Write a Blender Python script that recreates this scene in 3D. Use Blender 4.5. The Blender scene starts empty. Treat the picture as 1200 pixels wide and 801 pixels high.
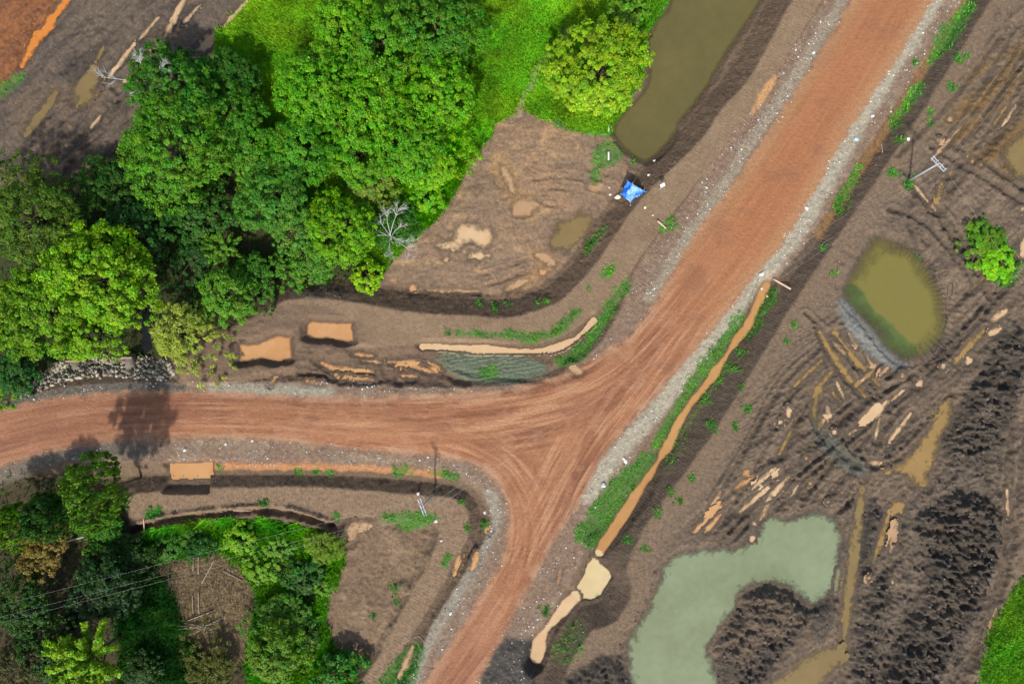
import bpy, math, random
import numpy as np
from math import radians as rad

# ------------------------------------------------------------------ camera, light, exposure
S = 0.14                       # metres per photograph pixel on the ground
H = 112.0                      # drone height
CX, CY = 600.0, 400.5
sc = bpy.context.scene
C = sc.collection
cam_d = bpy.data.cameras.new("camera"); cam = bpy.data.objects.new("camera", cam_d); C.objects.link(cam)
cam.location = (0, 0, H); cam.rotation_euler = (0, 0, 0)
cam_d.sensor_width = 36; cam_d.lens = 24; cam_d.clip_start = 1; cam_d.clip_end = 3000
sc.camera = cam
SUN_EL = 48; SHX, SHY = 0.16, 0.987          # shadows fall towards (SHX, SHY)
w = bpy.data.worlds.new("World"); sc.world = w; w.use_nodes = True
nt = w.node_tree; sky = nt.nodes.new('ShaderNodeTexSky'); sky.sky_type = 'NISHITA'; sky.sun_disc = False
sky.sun_elevation = rad(SUN_EL); sky.sun_rotation = rad(180 + 9); sky.air_density = 1.0; sky.dust_density = 2.5
bg = nt.nodes['Background']; bg.inputs['Strength'].default_value = 0.14
nt.links.new(sky.outputs[0], bg.inputs[0])
sun_d = bpy.data.lights.new("sun", 'SUN'); sun = bpy.data.objects.new("sun", sun_d); C.objects.link(sun)
sun_d.energy = 3.4; sun_d.angle = rad(2.2); sun_d.color = (1.0, 0.95, 0.88)
ce = math.cos(rad(SUN_EL))
from mathutils import Vector, Matrix
sun.rotation_euler = Vector((SHX * ce, SHY * ce, -math.sin(rad(SUN_EL)))).to_track_quat('-Z', 'Y').to_euler()
sun.location = (-20, -100, 120)
vs = sc.view_settings; vs.view_transform = 'Standard'; vs.look = 'None'; vs.exposure = 0.2; vs.gamma = 1

rng = np.random.default_rng(7); random.seed(7)

# ------------------------------------------------------------------ helpers
def lin(r, g, b):
    c = np.array([r, g, b]) / 255.0
    return np.where(c <= 0.04045, c / 12.92, ((c + 0.055) / 1.055) ** 2.4)
def tag(o, label=None, cat=None, group=None, kind=None):
    if label: o['label'] = label
    if cat: o['category'] = cat
    if group: o['group'] = group
    if kind: o['kind'] = kind
    return o
def empty(name, loc=(0, 0, 0), rz=0):
    o = bpy.data.objects.new(name, None); C.objects.link(o); o.location = loc; o.rotation_euler = (0, 0, rz)
    o.empty_display_size = 0.3
    return o
def mesh_np(name, V, F, smooth=False):
    V = np.asarray(V, np.float32); F = np.asarray(F, np.int32)
    me = bpy.data.meshes.new(name); k = F.shape[1]
    me.vertices.add(len(V)); me.vertices.foreach_set('co', V.ravel())
    me.loops.add(F.size); me.loops.foreach_set('vertex_index', F.ravel())
    me.polygons.add(len(F)); me.polygons.foreach_set('loop_start', np.arange(0, F.size, k, dtype=np.int32))
    me.update(calc_edges=True)
    if smooth: me.polygons.foreach_set('use_smooth', np.ones(len(F), bool))
    return me
def obj(name, me, mat=None, parent=None):
    if mat and not me.materials: me.materials.append(mat)
    o = bpy.data.objects.new(name, me); C.objects.link(o)
    if parent: o.parent = parent
    return o
def fattr(me, name, val):
    a = me.attributes.new(name, 'FLOAT', 'POINT'); a.data.foreach_set('value', np.asarray(val, np.float32))
def cattr(me, name, col):
    a = me.attributes.new(name, 'FLOAT_COLOR', 'POINT')
    c = np.ones((len(col), 4), np.float32); c[:, :3] = col; a.data.foreach_set('color', c.ravel())

_T = np.random.default_rng(3).random((16, 256, 256)).astype(np.float32)
def vn(x, y, s=0):
    T = _T[s % 16]; x = np.asarray(x, np.float32) + 17.3 * s; y = np.asarray(y, np.float32) + 5.1 * s
    xi = np.floor(x).astype(np.int32); yi = np.floor(y).astype(np.int32)
    fx = x - xi; fy = y - yi; fx = fx * fx * (3 - 2 * fx); fy = fy * fy * (3 - 2 * fy)
    a = xi & 255; b = (xi + 1) & 255; c = yi & 255; d = (yi + 1) & 255
    return (T[a, c] * (1 - fx) + T[b, c] * fx) * (1 - fy) + (T[a, d] * (1 - fx) + T[b, d] * fx) * fy
def fbm(x, y, s=0, o=4, g=0.5):
    t = 0; a = 1; n = 0
    for i in range(o):
        t = t + a * vn(x * 2 ** i, y * 2 ** i, s + i); n += a; a *= g
    return t / n * 2 - 1                     # about -1..1
def sstep(a, b, x):
    t = np.clip((x - a) / (b - a), 0, 1); return t * t * (3 - 2 * t)

# ------------------------------------------------------------------ the ground grid (photo-pixel coordinates)
off = np.array([3, 8, 16, 28, 46, 70, 105, 150, 210, 300, 430, 620, 900, 1400, 2200, 3400, 4500.])
step = 0.2 / S
cxs = np.arange(-60, 1260.1, step); cys = np.arange(-60, 860.1, step)
xs = np.concatenate([cxs[0] - off[::-1], cxs, cxs[-1] + off]); ys = np.concatenate([cys[0] - off[::-1], cys, cys[-1] + off])
NX, NY = len(xs), len(ys)
PX, PY = np.meshgrid(xs.astype(np.float32), ys.astype(np.float32))       # [row=y, col=x]
n_lo = fbm(PX / 40, PY / 40, 1, 4); n_mid = fbm(PX / 12, PY / 12, 5, 3); n_hi = fbm(PX / 4.5, PY / 4.5, 8, 3)
n_vh = fbm(PX / 2.6, PY / 2.6, 12, 2); edge_n = n_mid * 0.5 + n_hi * 0.4 + n_vh * .2

def region(P, m):
    P = np.asarray(P, float)
    i0 = max(np.searchsorted(xs, P[:, 0].min() - m) - 1, 0); i1 = min(np.searchsorted(xs, P[:, 0].max() + m) + 1, NX)
    j0 = max(np.searchsorted(ys, P[:, 1].min() - m) - 1, 0); j1 = min(np.searchsorted(ys, P[:, 1].max() + m) + 1, NY)
    return slice(j0, j1), slice(i0, i1)
def seg_d(X, Y, a, b):
    dx, dy = b[0] - a[0], b[1] - a[1]; L2 = dx * dx + dy * dy + 1e-9
    t = np.clip(((X - a[0]) * dx + (Y - a[1]) * dy) / L2, 0, 1)
    ex = X - a[0] - t * dx; ey = Y - a[1] - t * dy
    return ex * ex + ey * ey, t, math.sqrt(L2), np.sign(dx * (Y - a[1]) - dy * (X - a[0]))
def smooth_poly(P, closed=True, it=1):
    P = [np.array(p, float) for p in P]
    for _ in range(it):
        Q = []; n = len(P); rngk = range(n) if closed else range(n - 1)
        if not closed: Q.append(P[0])
        for i in rngk:
            a, b = P[i], P[(i + 1) % n]; Q += [a * .75 + b * .25, a * .25 + b * .75]
        if not closed: Q.append(P[-1])
        P = Q
    return np.array(P)
def poly_sd(P, m=45, rough=0.0, it=1):
    """signed distance in px, positive inside; only near the polygon (the rest is -999)"""
    P = smooth_poly(P, True, it) if it else np.array(P, float)
    R = region(P, m); X = PX[R]; Y = PY[R]; d2 = np.full(X.shape, 1e9, np.float32); ins = np.zeros(X.shape, bool)
    n = len(P)
    for i in range(n):
        a, b = P[i], P[(i + 1) % n]
        d2 = np.minimum(d2, seg_d(X, Y, a, b)[0])
        if a[1] != b[1]:
            c = (Y < a[1]) != (Y < b[1])
            ins ^= c & (X < (b[0] - a[0]) * (Y - a[1]) / (b[1] - a[1]) + a[0])
    sd = np.sqrt(d2); sd = np.where(ins, sd, -sd)
    if rough: sd = sd + rough * edge_n[R]
    out = np.full(PX.shape, -999, np.float32); out[R] = sd
    return out
def line_d(P, m=60, it=1, full=False):
    P = smooth_poly(P, False, it) if it else np.array(P, float)
    R = region(P, m); X = PX[R]; Y = PY[R]
    d2 = np.full(X.shape, 1e9, np.float32); al = np.zeros(X.shape, np.float32); sg = np.ones(X.shape, np.float32); acc = 0
    for i in range(len(P) - 1):
        q, t, L, s = seg_d(X, Y, P[i], P[i + 1]); k = q < d2
        d2 = np.where(k, q, d2); al = np.where(k, acc + t * L, al); sg = np.where(k, s, sg); acc += L
    D = np.full(PX.shape, 999, np.float32); A = np.zeros(PX.shape, np.float32); G = np.ones(PX.shape, np.float32)
    D[R] = np.sqrt(d2); A[R] = al; G[R] = sg
    return (D, A, G) if full else D

# ------------------------------------------------------------------ outlines traced on the ground
ROAD = [(1330,-500),(1045,-70),(1000,0),(917,133),(870,205),(820,267),(795,305),(763,364),(737,395),(693,422),(640,447),(587,458),(500,464),(400,467),(300,461),(200,459),(147,459),(67,466),(0,480),(-70,497),(-500,620),(-500,710),(-70,573),(0,545),(33,534),(83,524),(133,515),(187,513),(293,511),(400,524),(500,532),(545,538),(575,553),(592,577),(597,611),(592,651),(567,691),(533,747),(500,801),(465,860),(250,1200),(310,1230),(515,870),(557,801),(593,737),(620,684),(647,634),(683,581),(703,534),(740,492),(800,427),(867,344),(927,270),(987,160),(1050,67),(1090,0),(1138,-70),(1420,-500)]
ROADBED = [(1290,-500),(1010,-70),(968,0),(937,43),(910,90),(880,133),(843,180),(823,207),(807,233),(785,262),(757,297),(742,324),(722,375),(700,408),(650,445),(590,452),(500,455),(430,448),(385,447),(300,447),(220,449),(147,447),(60,455),(0,472),(-70,488),(-500,605),(-500,725),(-70,590),(0,560),(40,548),(90,537),(163,541),(250,544),(400,545),(450,547),(520,553),(560,568),(578,600),(572,625),(556,655),(523,703),(500,743),(478,801),(440,870),(230,1200),(330,1240),(600,870),(625,790),(650,720),(668,680),(690,635),(682,625),(700,585),(735,545),(770,500),(800,460),(820,427),(845,400),(877,368),(905,330),(935,298),(957,267),(990,213),(1037,140),(1083,70),(1127,0),(1172,-70),(1450,-500)]
BENCH_L = [(1240,-500),(975,-70),(927,0),(897,57),(873,100),(843,130),(820,167),(775,208),(739,249),(715,284),(690,320),(665,345),(649,358),(594,374),(550,370),(495,367),(440,359),(405,352),(345,347),(300,372),(240,400),(205,440),(240,452),(400,412),(450,406),(495,402),(560,402),(600,403),(645,400),(680,381),(697,368),(712,352),(735,325),(752,297),(790,245),(805,228),(867,147),(907,90),(958,7),(1003,-70),(1275,-500)]
BENCH_R = [(1480,-500),(1205,-70),(1160,0),(1093,110),(1013,230),(933,347),(867,457),(817,534),(760,607),(738,650),(733,668),(743,690),(726,722),(712,732),(690,737),(655,800),(620,870),(500,1250),(4600,1250),(4600,-500)]
BENCH_B = [(148,578),(200,574),(250,571),(330,569),(400,571),(493,579),(540,583),(552,603),(545,640),(510,700),(478,750),(440,815),(400,880),(370,880),(405,815),(437,781),(467,721),(512,640),(516,616),(480,607),(400,606),(385,612),(340,602),(300,598),(250,603),(170,620),(148,600)]
FIELD = [(605,122),(640,138),(690,157),(722,160),(735,185),(760,200),(735,255),(690,300),(640,345),(590,350),(440,348),(405,330),(440,325),(475,288),(505,262),(532,225),(562,178)]
GRASS_N = [(420,-500),(320,-70),(288,0),(238,55),(270,120),(330,220),(440,330),(475,288),(505,262),(532,225),(562,178),(605,122),(640,138),(690,157),(722,150),(760,80),(758,43),(788,0),(812,-70),(900,-500)]
MUD_NW = [(-60,280),(-60,-500),(420,-500),(320,-70),(288,0),(238,55),(160,125),(130,180),(90,207),(0,215)]
GRASS_SE = [(1300,560),(1215,650),(1180,695),(1155,745),(1145,800),(1100,880),(1000,1200),(2500,1200),(2500,560)]
FOREST = [(-500,150),(-60,230),(0,212),(90,207),(130,180),(170,110),(250,60),(380,-10),(560,-20),(575,40),(540,120),(535,215),(475,285),(440,330),(400,335),(340,335),(290,375),(235,415),(150,425),(60,440),(0,462),(-70,480),(-500,600)]
THICKET = [(-60,575),(60,550),(150,590),(160,620),(260,608),(330,612),(400,640),(395,690),(375,740),(425,800),(430,880),(380,1200),(-500,1200),(-500,740)]
POND_T = [(935,-80),(895,0),(880,22),(843,79),(833,98),(813,124),(801,138),(795,155),(768,183),(757,188),(735,174),(721,155),(720,143),(735,125),(758,100),(763,87),(763,67),(757,43),(770,20),(788,0),(812,-80)]
POND_Y = [(1022,277),(1042,281),(1075,297),(1098,328),(1108,360),(1106,390),(1095,406),(1072,422),(1052,419),(1034,404),(1020,380),(1004,366),(988,349),(987,334),(1013,297)]
POND_G = [(893,606),(923,608),(947,600),(973,603),(986,614),(984,644),(983,690),(967,694),(957,709),(943,706),(930,691),(910,681),(880,684),(863,697),(858,720),(838,747),(828,762),(840,786),(843,801),(838,880),(770,880),(745,820),(738,783),(730,766),(752,724),(771,694),(775,667),(795,648),(833,643),(867,640),(887,632),(889,612)]
PIT_W = [(705,648),(702,660),(716,672),(718,682),(701,708),(674,704),(680,686),(693,660)]
P1 = [(279,403),(301,403),(325,393),(340,395),(341,420),(328,423),(304,420),(280,424)]
P2 = [(359,380),(365,376),(411,379),(415,400),(405,401),(384,396),(368,397),(359,392)]
P3 = [(199,544),(246,542),(247,557),(200,559)]

# ------------------------------------------------------------------ height field
sd_road = poly_sd(ROAD, 40, 0); sd_bed = poly_sd(ROADBED, 60, 2.0); sd_L = poly_sd(BENCH_L, 60, 1.6); sd_R = poly_sd(BENCH_R, 60, 1.3)
sd_B = poly_sd(BENCH_B, 45, 2.0); sd_F = poly_sd(FIELD, 40, 11.0); sd_GN = poly_sd(GRASS_N, 40, 6.0); sd_NW = poly_sd(MUD_NW, 40, 5.0)
sd_GS = poly_sd(GRASS_SE, 40, 7.0); sd_FO = poly_sd(FOREST, 50, 7.0); sd_TH = poly_sd(THICKET, 50, 7.0)

sd_F = np.where(sd_F > -900, sd_F + 9 * fbm(PX / 24 + 5, PY / 24, 9, 3), sd_F)
Z = np.full(PX.shape, -1.6, np.float32)
def base_zone(sd, z, soft):
    global Z
    k = sstep(-soft, soft * 0.3, sd); Z = Z * (1 - k) + z * k
base_zone(sd_NW, -0.7, 20); base_zone(sd_FO, -1.8, 20); base_zone(sd_GN, -0.9, 14); base_zone(sd_F, -1.4, 10)
base_zone(poly_sd([(230,420),(400,405),(500,403),(650,403),(700,372),(745,330),(800,235),(830,215),(760,340),(700,425),(640,450),(400,455),(230,455)], 40), -0.35, 8)
base_zone(sd_TH, -1.4, 14)
base_zone(poly_sd([(395,612),(500,612),(512,640),(467,721),(437,781),(380,770),(375,700),(398,650)], 30), -0.45, 12)
Z += 0.22 * n_lo + 0.05 * n_mid
# stream hollow by the culverts
d_st = line_d([(92,430),(80,400),(60,350),(40,280)], 60); d_st2 = line_d([(157,425),(163,400),(170,370),(150,320)], 60); d_st3 = line_d([(95,640),(90,690),(70,740),(60,860)], 60)
for d in (d_st, d_st2, d_st3): Z -= 1.3 * np.exp(-(d / 12) ** 2)
def raise_max(sd, top, drop_m, run_px, rel=None):
    global Z
    Z = np.maximum(Z, np.where(sd > -900, top + np.minimum(0, sd) * (drop_m / run_px), -99))
raise_max(sd_R, 0.55 + 0.12 * n_lo, 2.7, 30)
raise_max(sd_L, 0.85 + 0.06 * n_lo, 2.6, 25)
raise_max(sd_B, 0.45 + 0.06 * n_lo, 2.2, 20)
raise_max(sd_bed, 0.35 + 0.10 * sstep(0, 10, sd_bed) + 0.04 * n_lo, 1.7, 17)
# west shoulder of the road drops steeply to the rocks
# crowned road
Z += 0.18 * sstep(-3, 20, sd_road)
# rougher bank sides
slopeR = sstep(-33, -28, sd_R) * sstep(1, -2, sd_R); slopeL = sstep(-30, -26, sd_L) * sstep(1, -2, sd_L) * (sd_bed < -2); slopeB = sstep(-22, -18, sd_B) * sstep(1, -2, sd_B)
Z += (slopeR + slopeL + slopeB) * (0.10 * n_mid + 0.06 * n_hi)
# flat soils: relief
in_R = sstep(-2, 6, sd_R)
wild = in_R * sstep(10, 60, sd_R)
ang = math.atan2(0.66, 0.75)                        # the field is scored NE-SW by tracks
U = PX * 0.75 - PY * 0.66; V2 = PX * 0.66 + PY * 0.75
scor = fbm(U / 60, V2 / 6, 2, 3)
Z += wild * (0.26 * scor + 0.14 * n_mid + 0.12 * n_hi + .09 * n_vh) + in_R * (0.04 * n_hi + .03 * n_vh)
Z += sstep(-4, 6, sd_F) * (0.10 * n_mid + 0.09 * n_hi + .05 * n_vh + 0.08 * fbm(PX / 25 + 9, PY / 6, 4, 3)) + sstep(-4, 6, sd_NW) * (0.14 * n_mid + 0.10 * n_hi + .05 * n_vh + 0.2 * scor)
ditchL = poly_sd([(345,402),(430,408),(495,412),(530,425),(545,450),(500,455),(390,452),(340,440)], 30, 3)
Z += sstep(-5, 8, ditchL) * (0.30 * fbm(PX / 22, PY / 5, 6, 3) + 0.08 * n_hi)
pitfloor = poly_sd([(225,380),(345,352),(425,372),(425,405),(345,440),(225,445)], 30, 3)
Z += sstep(-5, 8, pitfloor) * (0.10 * n_mid + 0.08 * n_hi)
fieldB = poly_sd([(395,612),(500,612),(512,640),(467,721),(437,781),(380,770),(375,700),(398,650)], 30, 3)
arc_r = np.hypot(PX - 425, PY - 700)
Z += sstep(-4, 6, fieldB) * (0.22 * n_mid + 0.10 * n_hi + .07 * n_vh + .30 * n_lo + .02 * np.sin(arc_r * .85 + 5 * n_mid) * sstep(110, 60, arc_r))
Z += sstep(-2, 3, sd_L) * 0.035 * n_hi + sstep(-2, 3, sd_B) * 0.04 * n_hi
shoulder = sstep(-6, 2, sd_bed) * sstep(3, -3, sd_road)
Z += shoulder * (0.08 * n_hi + 0.05 * n_mid)

# ruts: (points, half width px, depth m)
RUTS = [([(1190,300),(1165,345),(1130,380),(1085,430),(1040,455),(1000,478),(960,520),(930,540),(880,590),(838,640)],3.5,.32),
 ([(1150,372),(1110,415),(1080,447),(1020,490),(975,520),(935,548),(895,590),(850,640)],3.5,.36),
 ([(1060,215),(1095,250),(1130,300),(1158,345)],3.5,.25),([(1040,245),(1075,255),(1110,290),(1140,335)],3,.2),
 ([(1200,60),(1160,130),(1120,175)],4,.22),([(1215,90),(1180,150),(1140,195)],4,.22),([(1185,40),(1150,100),(1105,165)],3,.16),
 ([(1098,158),(1150,190),(1215,232)],3,.26),([(1090,172),(1145,205),(1215,250)],3,.26),
 ([(1072,222),(1060,260),(1078,300)],3,.15),([(960,389),(983,430),(1013,466)],3.5,.22),([(977,388),(1000,420),(1032,455)],4,.25),
 ([(990,400),(955,425),(925,458),(905,500)],3,.25),([(1010,425),(975,437),(948,465),(925,505),(905,540)],3.5,.28),
 ([(958,455),(952,484),(960,505),(985,530),(1012,552)],4,.35),([(1115,460),(1090,490),(1040,520),(1010,560)],3.5,.26),([(1068,482),(1045,515),(1030,545)],3,.24),
 ([(945,535),(905,565),(870,598),(835,650)],3,.3),([(960,545),(920,580),(880,630),(860,650)],3,.3),([(985,560),(950,600),(915,640)],3,.3),([(1005,575),(970,610),(930,660)],2.6,.25),
 ([(1012,560),(1003,634),(996,681),(990,734),(986,800)],6,.3),([(1050,590),(1035,625),(1018,668)],4,.28),([(1060,600),(1045,640),(1025,690)],3.5,.24),
 ([(1195,420),(1180,520),(1172,600),(1180,660),(1150,740),(1115,820)],4,.2),([(1210,450),(1195,540),(1190,620),(1165,700),(1135,780)],4,.2),([(1100,600),(1080,680),(1050,740),(1020,830)],6,.3),
 ([(1030,300),(1060,290),(1090,310)],3,.15),([(640,447),(560,440),(500,425)],2.5,.1),
 ([(376,425),(389,432),(436,437)],3,.2),([(456,424),(485,423)],3,.2),([(480,427),(512,438),(545,450)],2.6,.25),([(498,421),(520,437),(550,448)],2.6,.25),([(350,436),(400,446),(445,446)],2.6,.2),([(450,420),(450,450)],4,.18),([(469,428),(468,446)],3,.2),
 ([(70,100),(25,160)],5,.2),([(120,45),(100,85),(85,125)],5,.2),([(155,45),(120,92),(85,150),(40,200)],3,.22),([(140,95),(138,125),(110,150),(60,190)],3,.3),([(215,-10),(185,45),(150,95)],3,.2),([(185,15),(155,50)],3,.2),([(295,-5),(245,45)],4,.15),([(130,100),(142,120),(128,145),(95,170),(70,205)],3,.28),
 ([(480,340),(560,341)],2.5,.12),([(60,0),(20,60)],4,.2),([(1000,440),(1040,480)],2.5,.15),([(880,520),(930,490),(960,450)],2.5,.15),([(905,470),(880,510),(860,560)],2.2,.14)]
g2 = np.random.default_rng(5); AUTO = []
for (a, b, n, sp) in [([(1050,430),(1020,455),(990,500),(1005,540),(1050,545),(1085,510)],None,3,10),([(930,520),(965,505),(985,470),(970,430),(985,400)],None,3,9),([(1180,330),(1130,385),(1075,440),(1010,490),(960,530),(900,580),(835,640)],None,7,26),([(1000,395),(960,430),(925,470),(895,530),(850,600)],None,5,20),([(960,385),(1000,425),(1040,480),(1030,540)],None,4,18),([(1070,215),(1110,265),(1150,335)],None,4,16),([(1205,70),(1150,150),(1090,215)],None,5,22),([(1195,400),(1180,540),(1185,640),(1140,770)],None,4,16),([(1010,540),(1000,620),(985,720)],None,3,12),([(930,545),(900,600),(865,650)],None,3,14),([(200,0),(140,90),(60,180)],None,6,40),([(1060,480),(1020,520),(960,600)],None,4,20)]:
    for k in range(n):
        o = g2.normal() * sp; o2 = g2.normal() * sp * .4; RUTS.append(([(x + .6 * o + i * o2 * .2, y + .6 * o + g2.normal() * 4) for i, (x, y) in enumerate(a)], g2.uniform(1.7, 3.2), g2.uniform(.10, .22)))
        if k % 2 == 0 and a[0][0] > 300: Lr = RUTS[-1][0]; i_ = int(g2.integers(0, len(Lr) - 1)); f0, f1 = sorted(g2.uniform(0, 1, 2)); pa, pb = np.array(Lr[i_]), np.array(Lr[i_ + 1]); AUTO.append((['tan', 'ochre', 'cream', 'olive_brown'][k % 4 if k < 4 else int(g2.integers(0, 4))], g2.uniform(1.8, 2.8), [tuple(pa + (pb - pa) * f0), tuple(pa + (pb - pa) * max(f1, f0 + .3))]))
RUTS += [([(150,622),(190,610),(250,602),(310,597),(350,602),(388,616)],3.2,.75),([(388,616),(402,626),(408,640)],3.5,.4)]
rut_m = np.zeros_like(Z)
RZ = np.zeros_like(Z)
for k, (P, hw, dep) in enumerate(RUTS):
    Ps = smooth_poly(P, False, 1); Rg = region(Ps, 25); X = PX[Rg]; Y = PY[Rg]; d2 = np.full(X.shape, 1e9, np.float32)
    for i in range(len(Ps) - 1): d2 = np.minimum(d2, seg_d(X, Y, Ps[i], Ps[i + 1])[0])
    d = np.sqrt(d2) + 0.9 * n_hi[Rg]; dep *= 1.5
    g = np.exp(-(d / hw) ** 2); r = np.exp(-((d - 2.0 * hw) / (0.8 * hw)) ** 2)
    RZ[Rg] += -dep * g + 0.6 * dep * r * (0.7 + 0.9 * n_mid[Rg] + .5 * n_vh[Rg]); rut_m[Rg] = np.maximum(rut_m[Rg], g)
deep_t = sstep(14, 6, line_d([(150,622),(190,610),(250,602),(310,597),(350,602),(388,616)], 30))
Z += np.where(deep_t < .05, np.clip(RZ, -.38, .34), RZ)
g_ = np.random.default_rng(21); TRK = np.zeros_like(Z); TRA = np.zeros_like(Z)
for (x0, y0, x1, y1, n, dirx, diry, ln) in [(850,380,1080,640,34,.72,-.69,110),(960,230,1180,420,12,.6,.7,80),(1090,20,1200,260,10,.55,-.8,120),(1010,560,1190,780,16,-.25,.95,120),(470,190,690,330,10,.9,-.2,90),(0,10,250,190,20,.55,-.8,110),(385,620,500,740,4,.5,-.8,70)]:
    for k in range(n):
        cx, cy = g_.uniform(x0, x1), g_.uniform(y0, y1); th = math.atan2(diry, dirx) + g_.normal() * .3; cu = g_.normal() * .25; L = ln * g_.uniform(.5, 1.1); pts = [(cx, cy)]
        for q in range(5): pts.append((pts[-1][0] + math.cos(th) * L / 5, pts[-1][1] + math.sin(th) * L / 5)); th += cu * .4
        D, A_, G_ = line_d(pts, 22, 1, True); dep = g_.uniform(.09, .26) * (1 - .8 * ((sd_bed > -4) | (sd_R < 8) & (cx > 800)))
        dd = np.abs(D - 7) + .8 * n_hi; Lk = float(A_.max()) + .1; fd = np.where(D < 900, sstep(0.5, 14, A_) * sstep(Lk - .5, Lk - 14, A_) * (.6 + .8 * n_mid), 0).clip(0, 1); w_ = fd * np.exp(-(dd / 2.4) ** 2)
        Z += -dep * w_ + .5 * dep * fd * np.exp(-((dd - 4.4) / 1.5) ** 2); TRK = np.where(w_ > TRK, w_, TRK); TRA = np.where(w_ > .25, A_, TRA)
# road wheel lines (flow of traffic through the junction)
FLOW = [([(1375,-500),(1090,-70),(1047,0),(958,147),(875,270),(815,345),(760,415),(700,462),(620,486),(500,496),(400,495),(290,486),(150,487),(60,497),(0,512),(-70,530),(-500,665)],1.0),
        ([(1090,-70),(1047,0),(958,147),(875,270),(815,345),(750,440),(685,525),(642,610),(603,690),(562,750),(525,801),(480,870),(280,1215)],1.0),
        ([(300,488),(400,502),(500,515),(565,535),(603,570),(615,615),(600,680)],0.7)]
num = 0; den = 1e-6; num2 = 0
for k, (P, wt) in enumerate(FLOW):
    D, A, G = line_d(P, 75, 2, True); q = np.where(D < 900, wt * np.exp(-(D / 26) ** 2), 0) + 1e-7
    ac = D * G
    num = num + q * (fbm(ac / 3.0, A / 70, 3 + k, 3, 0.75) * (1.0 + .7 * fbm(ac / 16, A / 30, 7, 2))); num2 = num2 + q * fbm(ac / 14, A / 120, 9 + k, 2); den = den + q
streak = num / den; streak2 = num2 / den
inroad = sstep(-4, 4, sd_road + 5 * edge_n)
Z += inroad * (0.06 * streak + 0.015 * n_hi)

# heaps of dug mud: (polygon, height)
HEAPS = [([(835,766),(856,722),(864,699),(885,684),(912,682),(935,696),(951,716),(940,742),(912,770),(892,806),(850,830),(838,800)],1.5),
 ([(650,800),(690,772),(720,765),(738,782),(748,815),(770,880),(640,880)],1.2),
 ([(1092,505),(1125,470),(1150,420),(1168,398),(1190,378),(1206,400),(1196,450),(1168,520),(1140,550),(1105,545)],0.95),
 ([(1062,612),(1090,588),(1130,572),(1166,590),(1168,635),(1152,690),(1130,738),(1098,780),(1085,830),(1030,860),(1028,800),(1050,745),(1088,690),(1078,645)],1.5),
 ([(945,720),(962,700),(978,705),(975,735),(960,758),(945,748)],0.5),
 ([(990,800),(1002,740),(1012,690),(1035,660),(1045,690),(1030,740),(1020,830)],0.6),
 ([(1003,630),(1010,590),(1030,582),(1032,620),(1018,665),(1005,690)],0.45),
 ([(572,760),(600,742),(628,752),(630,790),(615,860),(545,860)],0.5),
 ([(978,352),(990,350),(1008,372),(1028,395),(1052,421),(1068,430),(1040,432),(1010,412),(985,380)],0.3),
 ([(355,352),(420,348),(400,336),(340,336)],0.5),
 ([(75,60),(110,70),(95,95),(60,100)],0.35)]
clod = np.maximum(0, 1 - 2.0 * np.abs(fbm(PX / 15, PY / 15, 11, 3))) * 0.75 + np.abs(fbm(PX / 4.2, PY / 4.2, 13, 2)) * 0.9
SEF = poly_sd([(1000,700),(1012,600),(1060,590),(1095,560),(1100,510),(1130,450),(1160,395),(1190,378),(1203,430),(1168,520),(1172,600),(1160,680),(1130,760),(1110,860),(985,860)], 30, 8); Z += sstep(-10, 14, SEF) * (.5 * clod + .25 * n_mid + .2 * n_hi)
heap_sd = []; heap_m = np.zeros_like(Z)
for P, h in HEAPS:
    sd = poly_sd(P, 20, 5.0); k = sstep(-5, 16, sd); heap_sd.append(sd)
    Z += k * h * (0.35 + 0.75 * clod + 0.25 * n_lo); heap_m = np.maximum(heap_m, sstep(-4, 6, sd))

# riprap bank on the west: steep between road and stream
rY0 = poly_sd(POND_Y, 40); aY0 = np.arctan2(PY - 350, PX - 1045)
ribs = sstep(-24, -12, rY0) * sstep(16, 6, rY0) * sstep(-1.9, -1.3, aY0) * sstep(1.7, 1.0, aY0)
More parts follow.
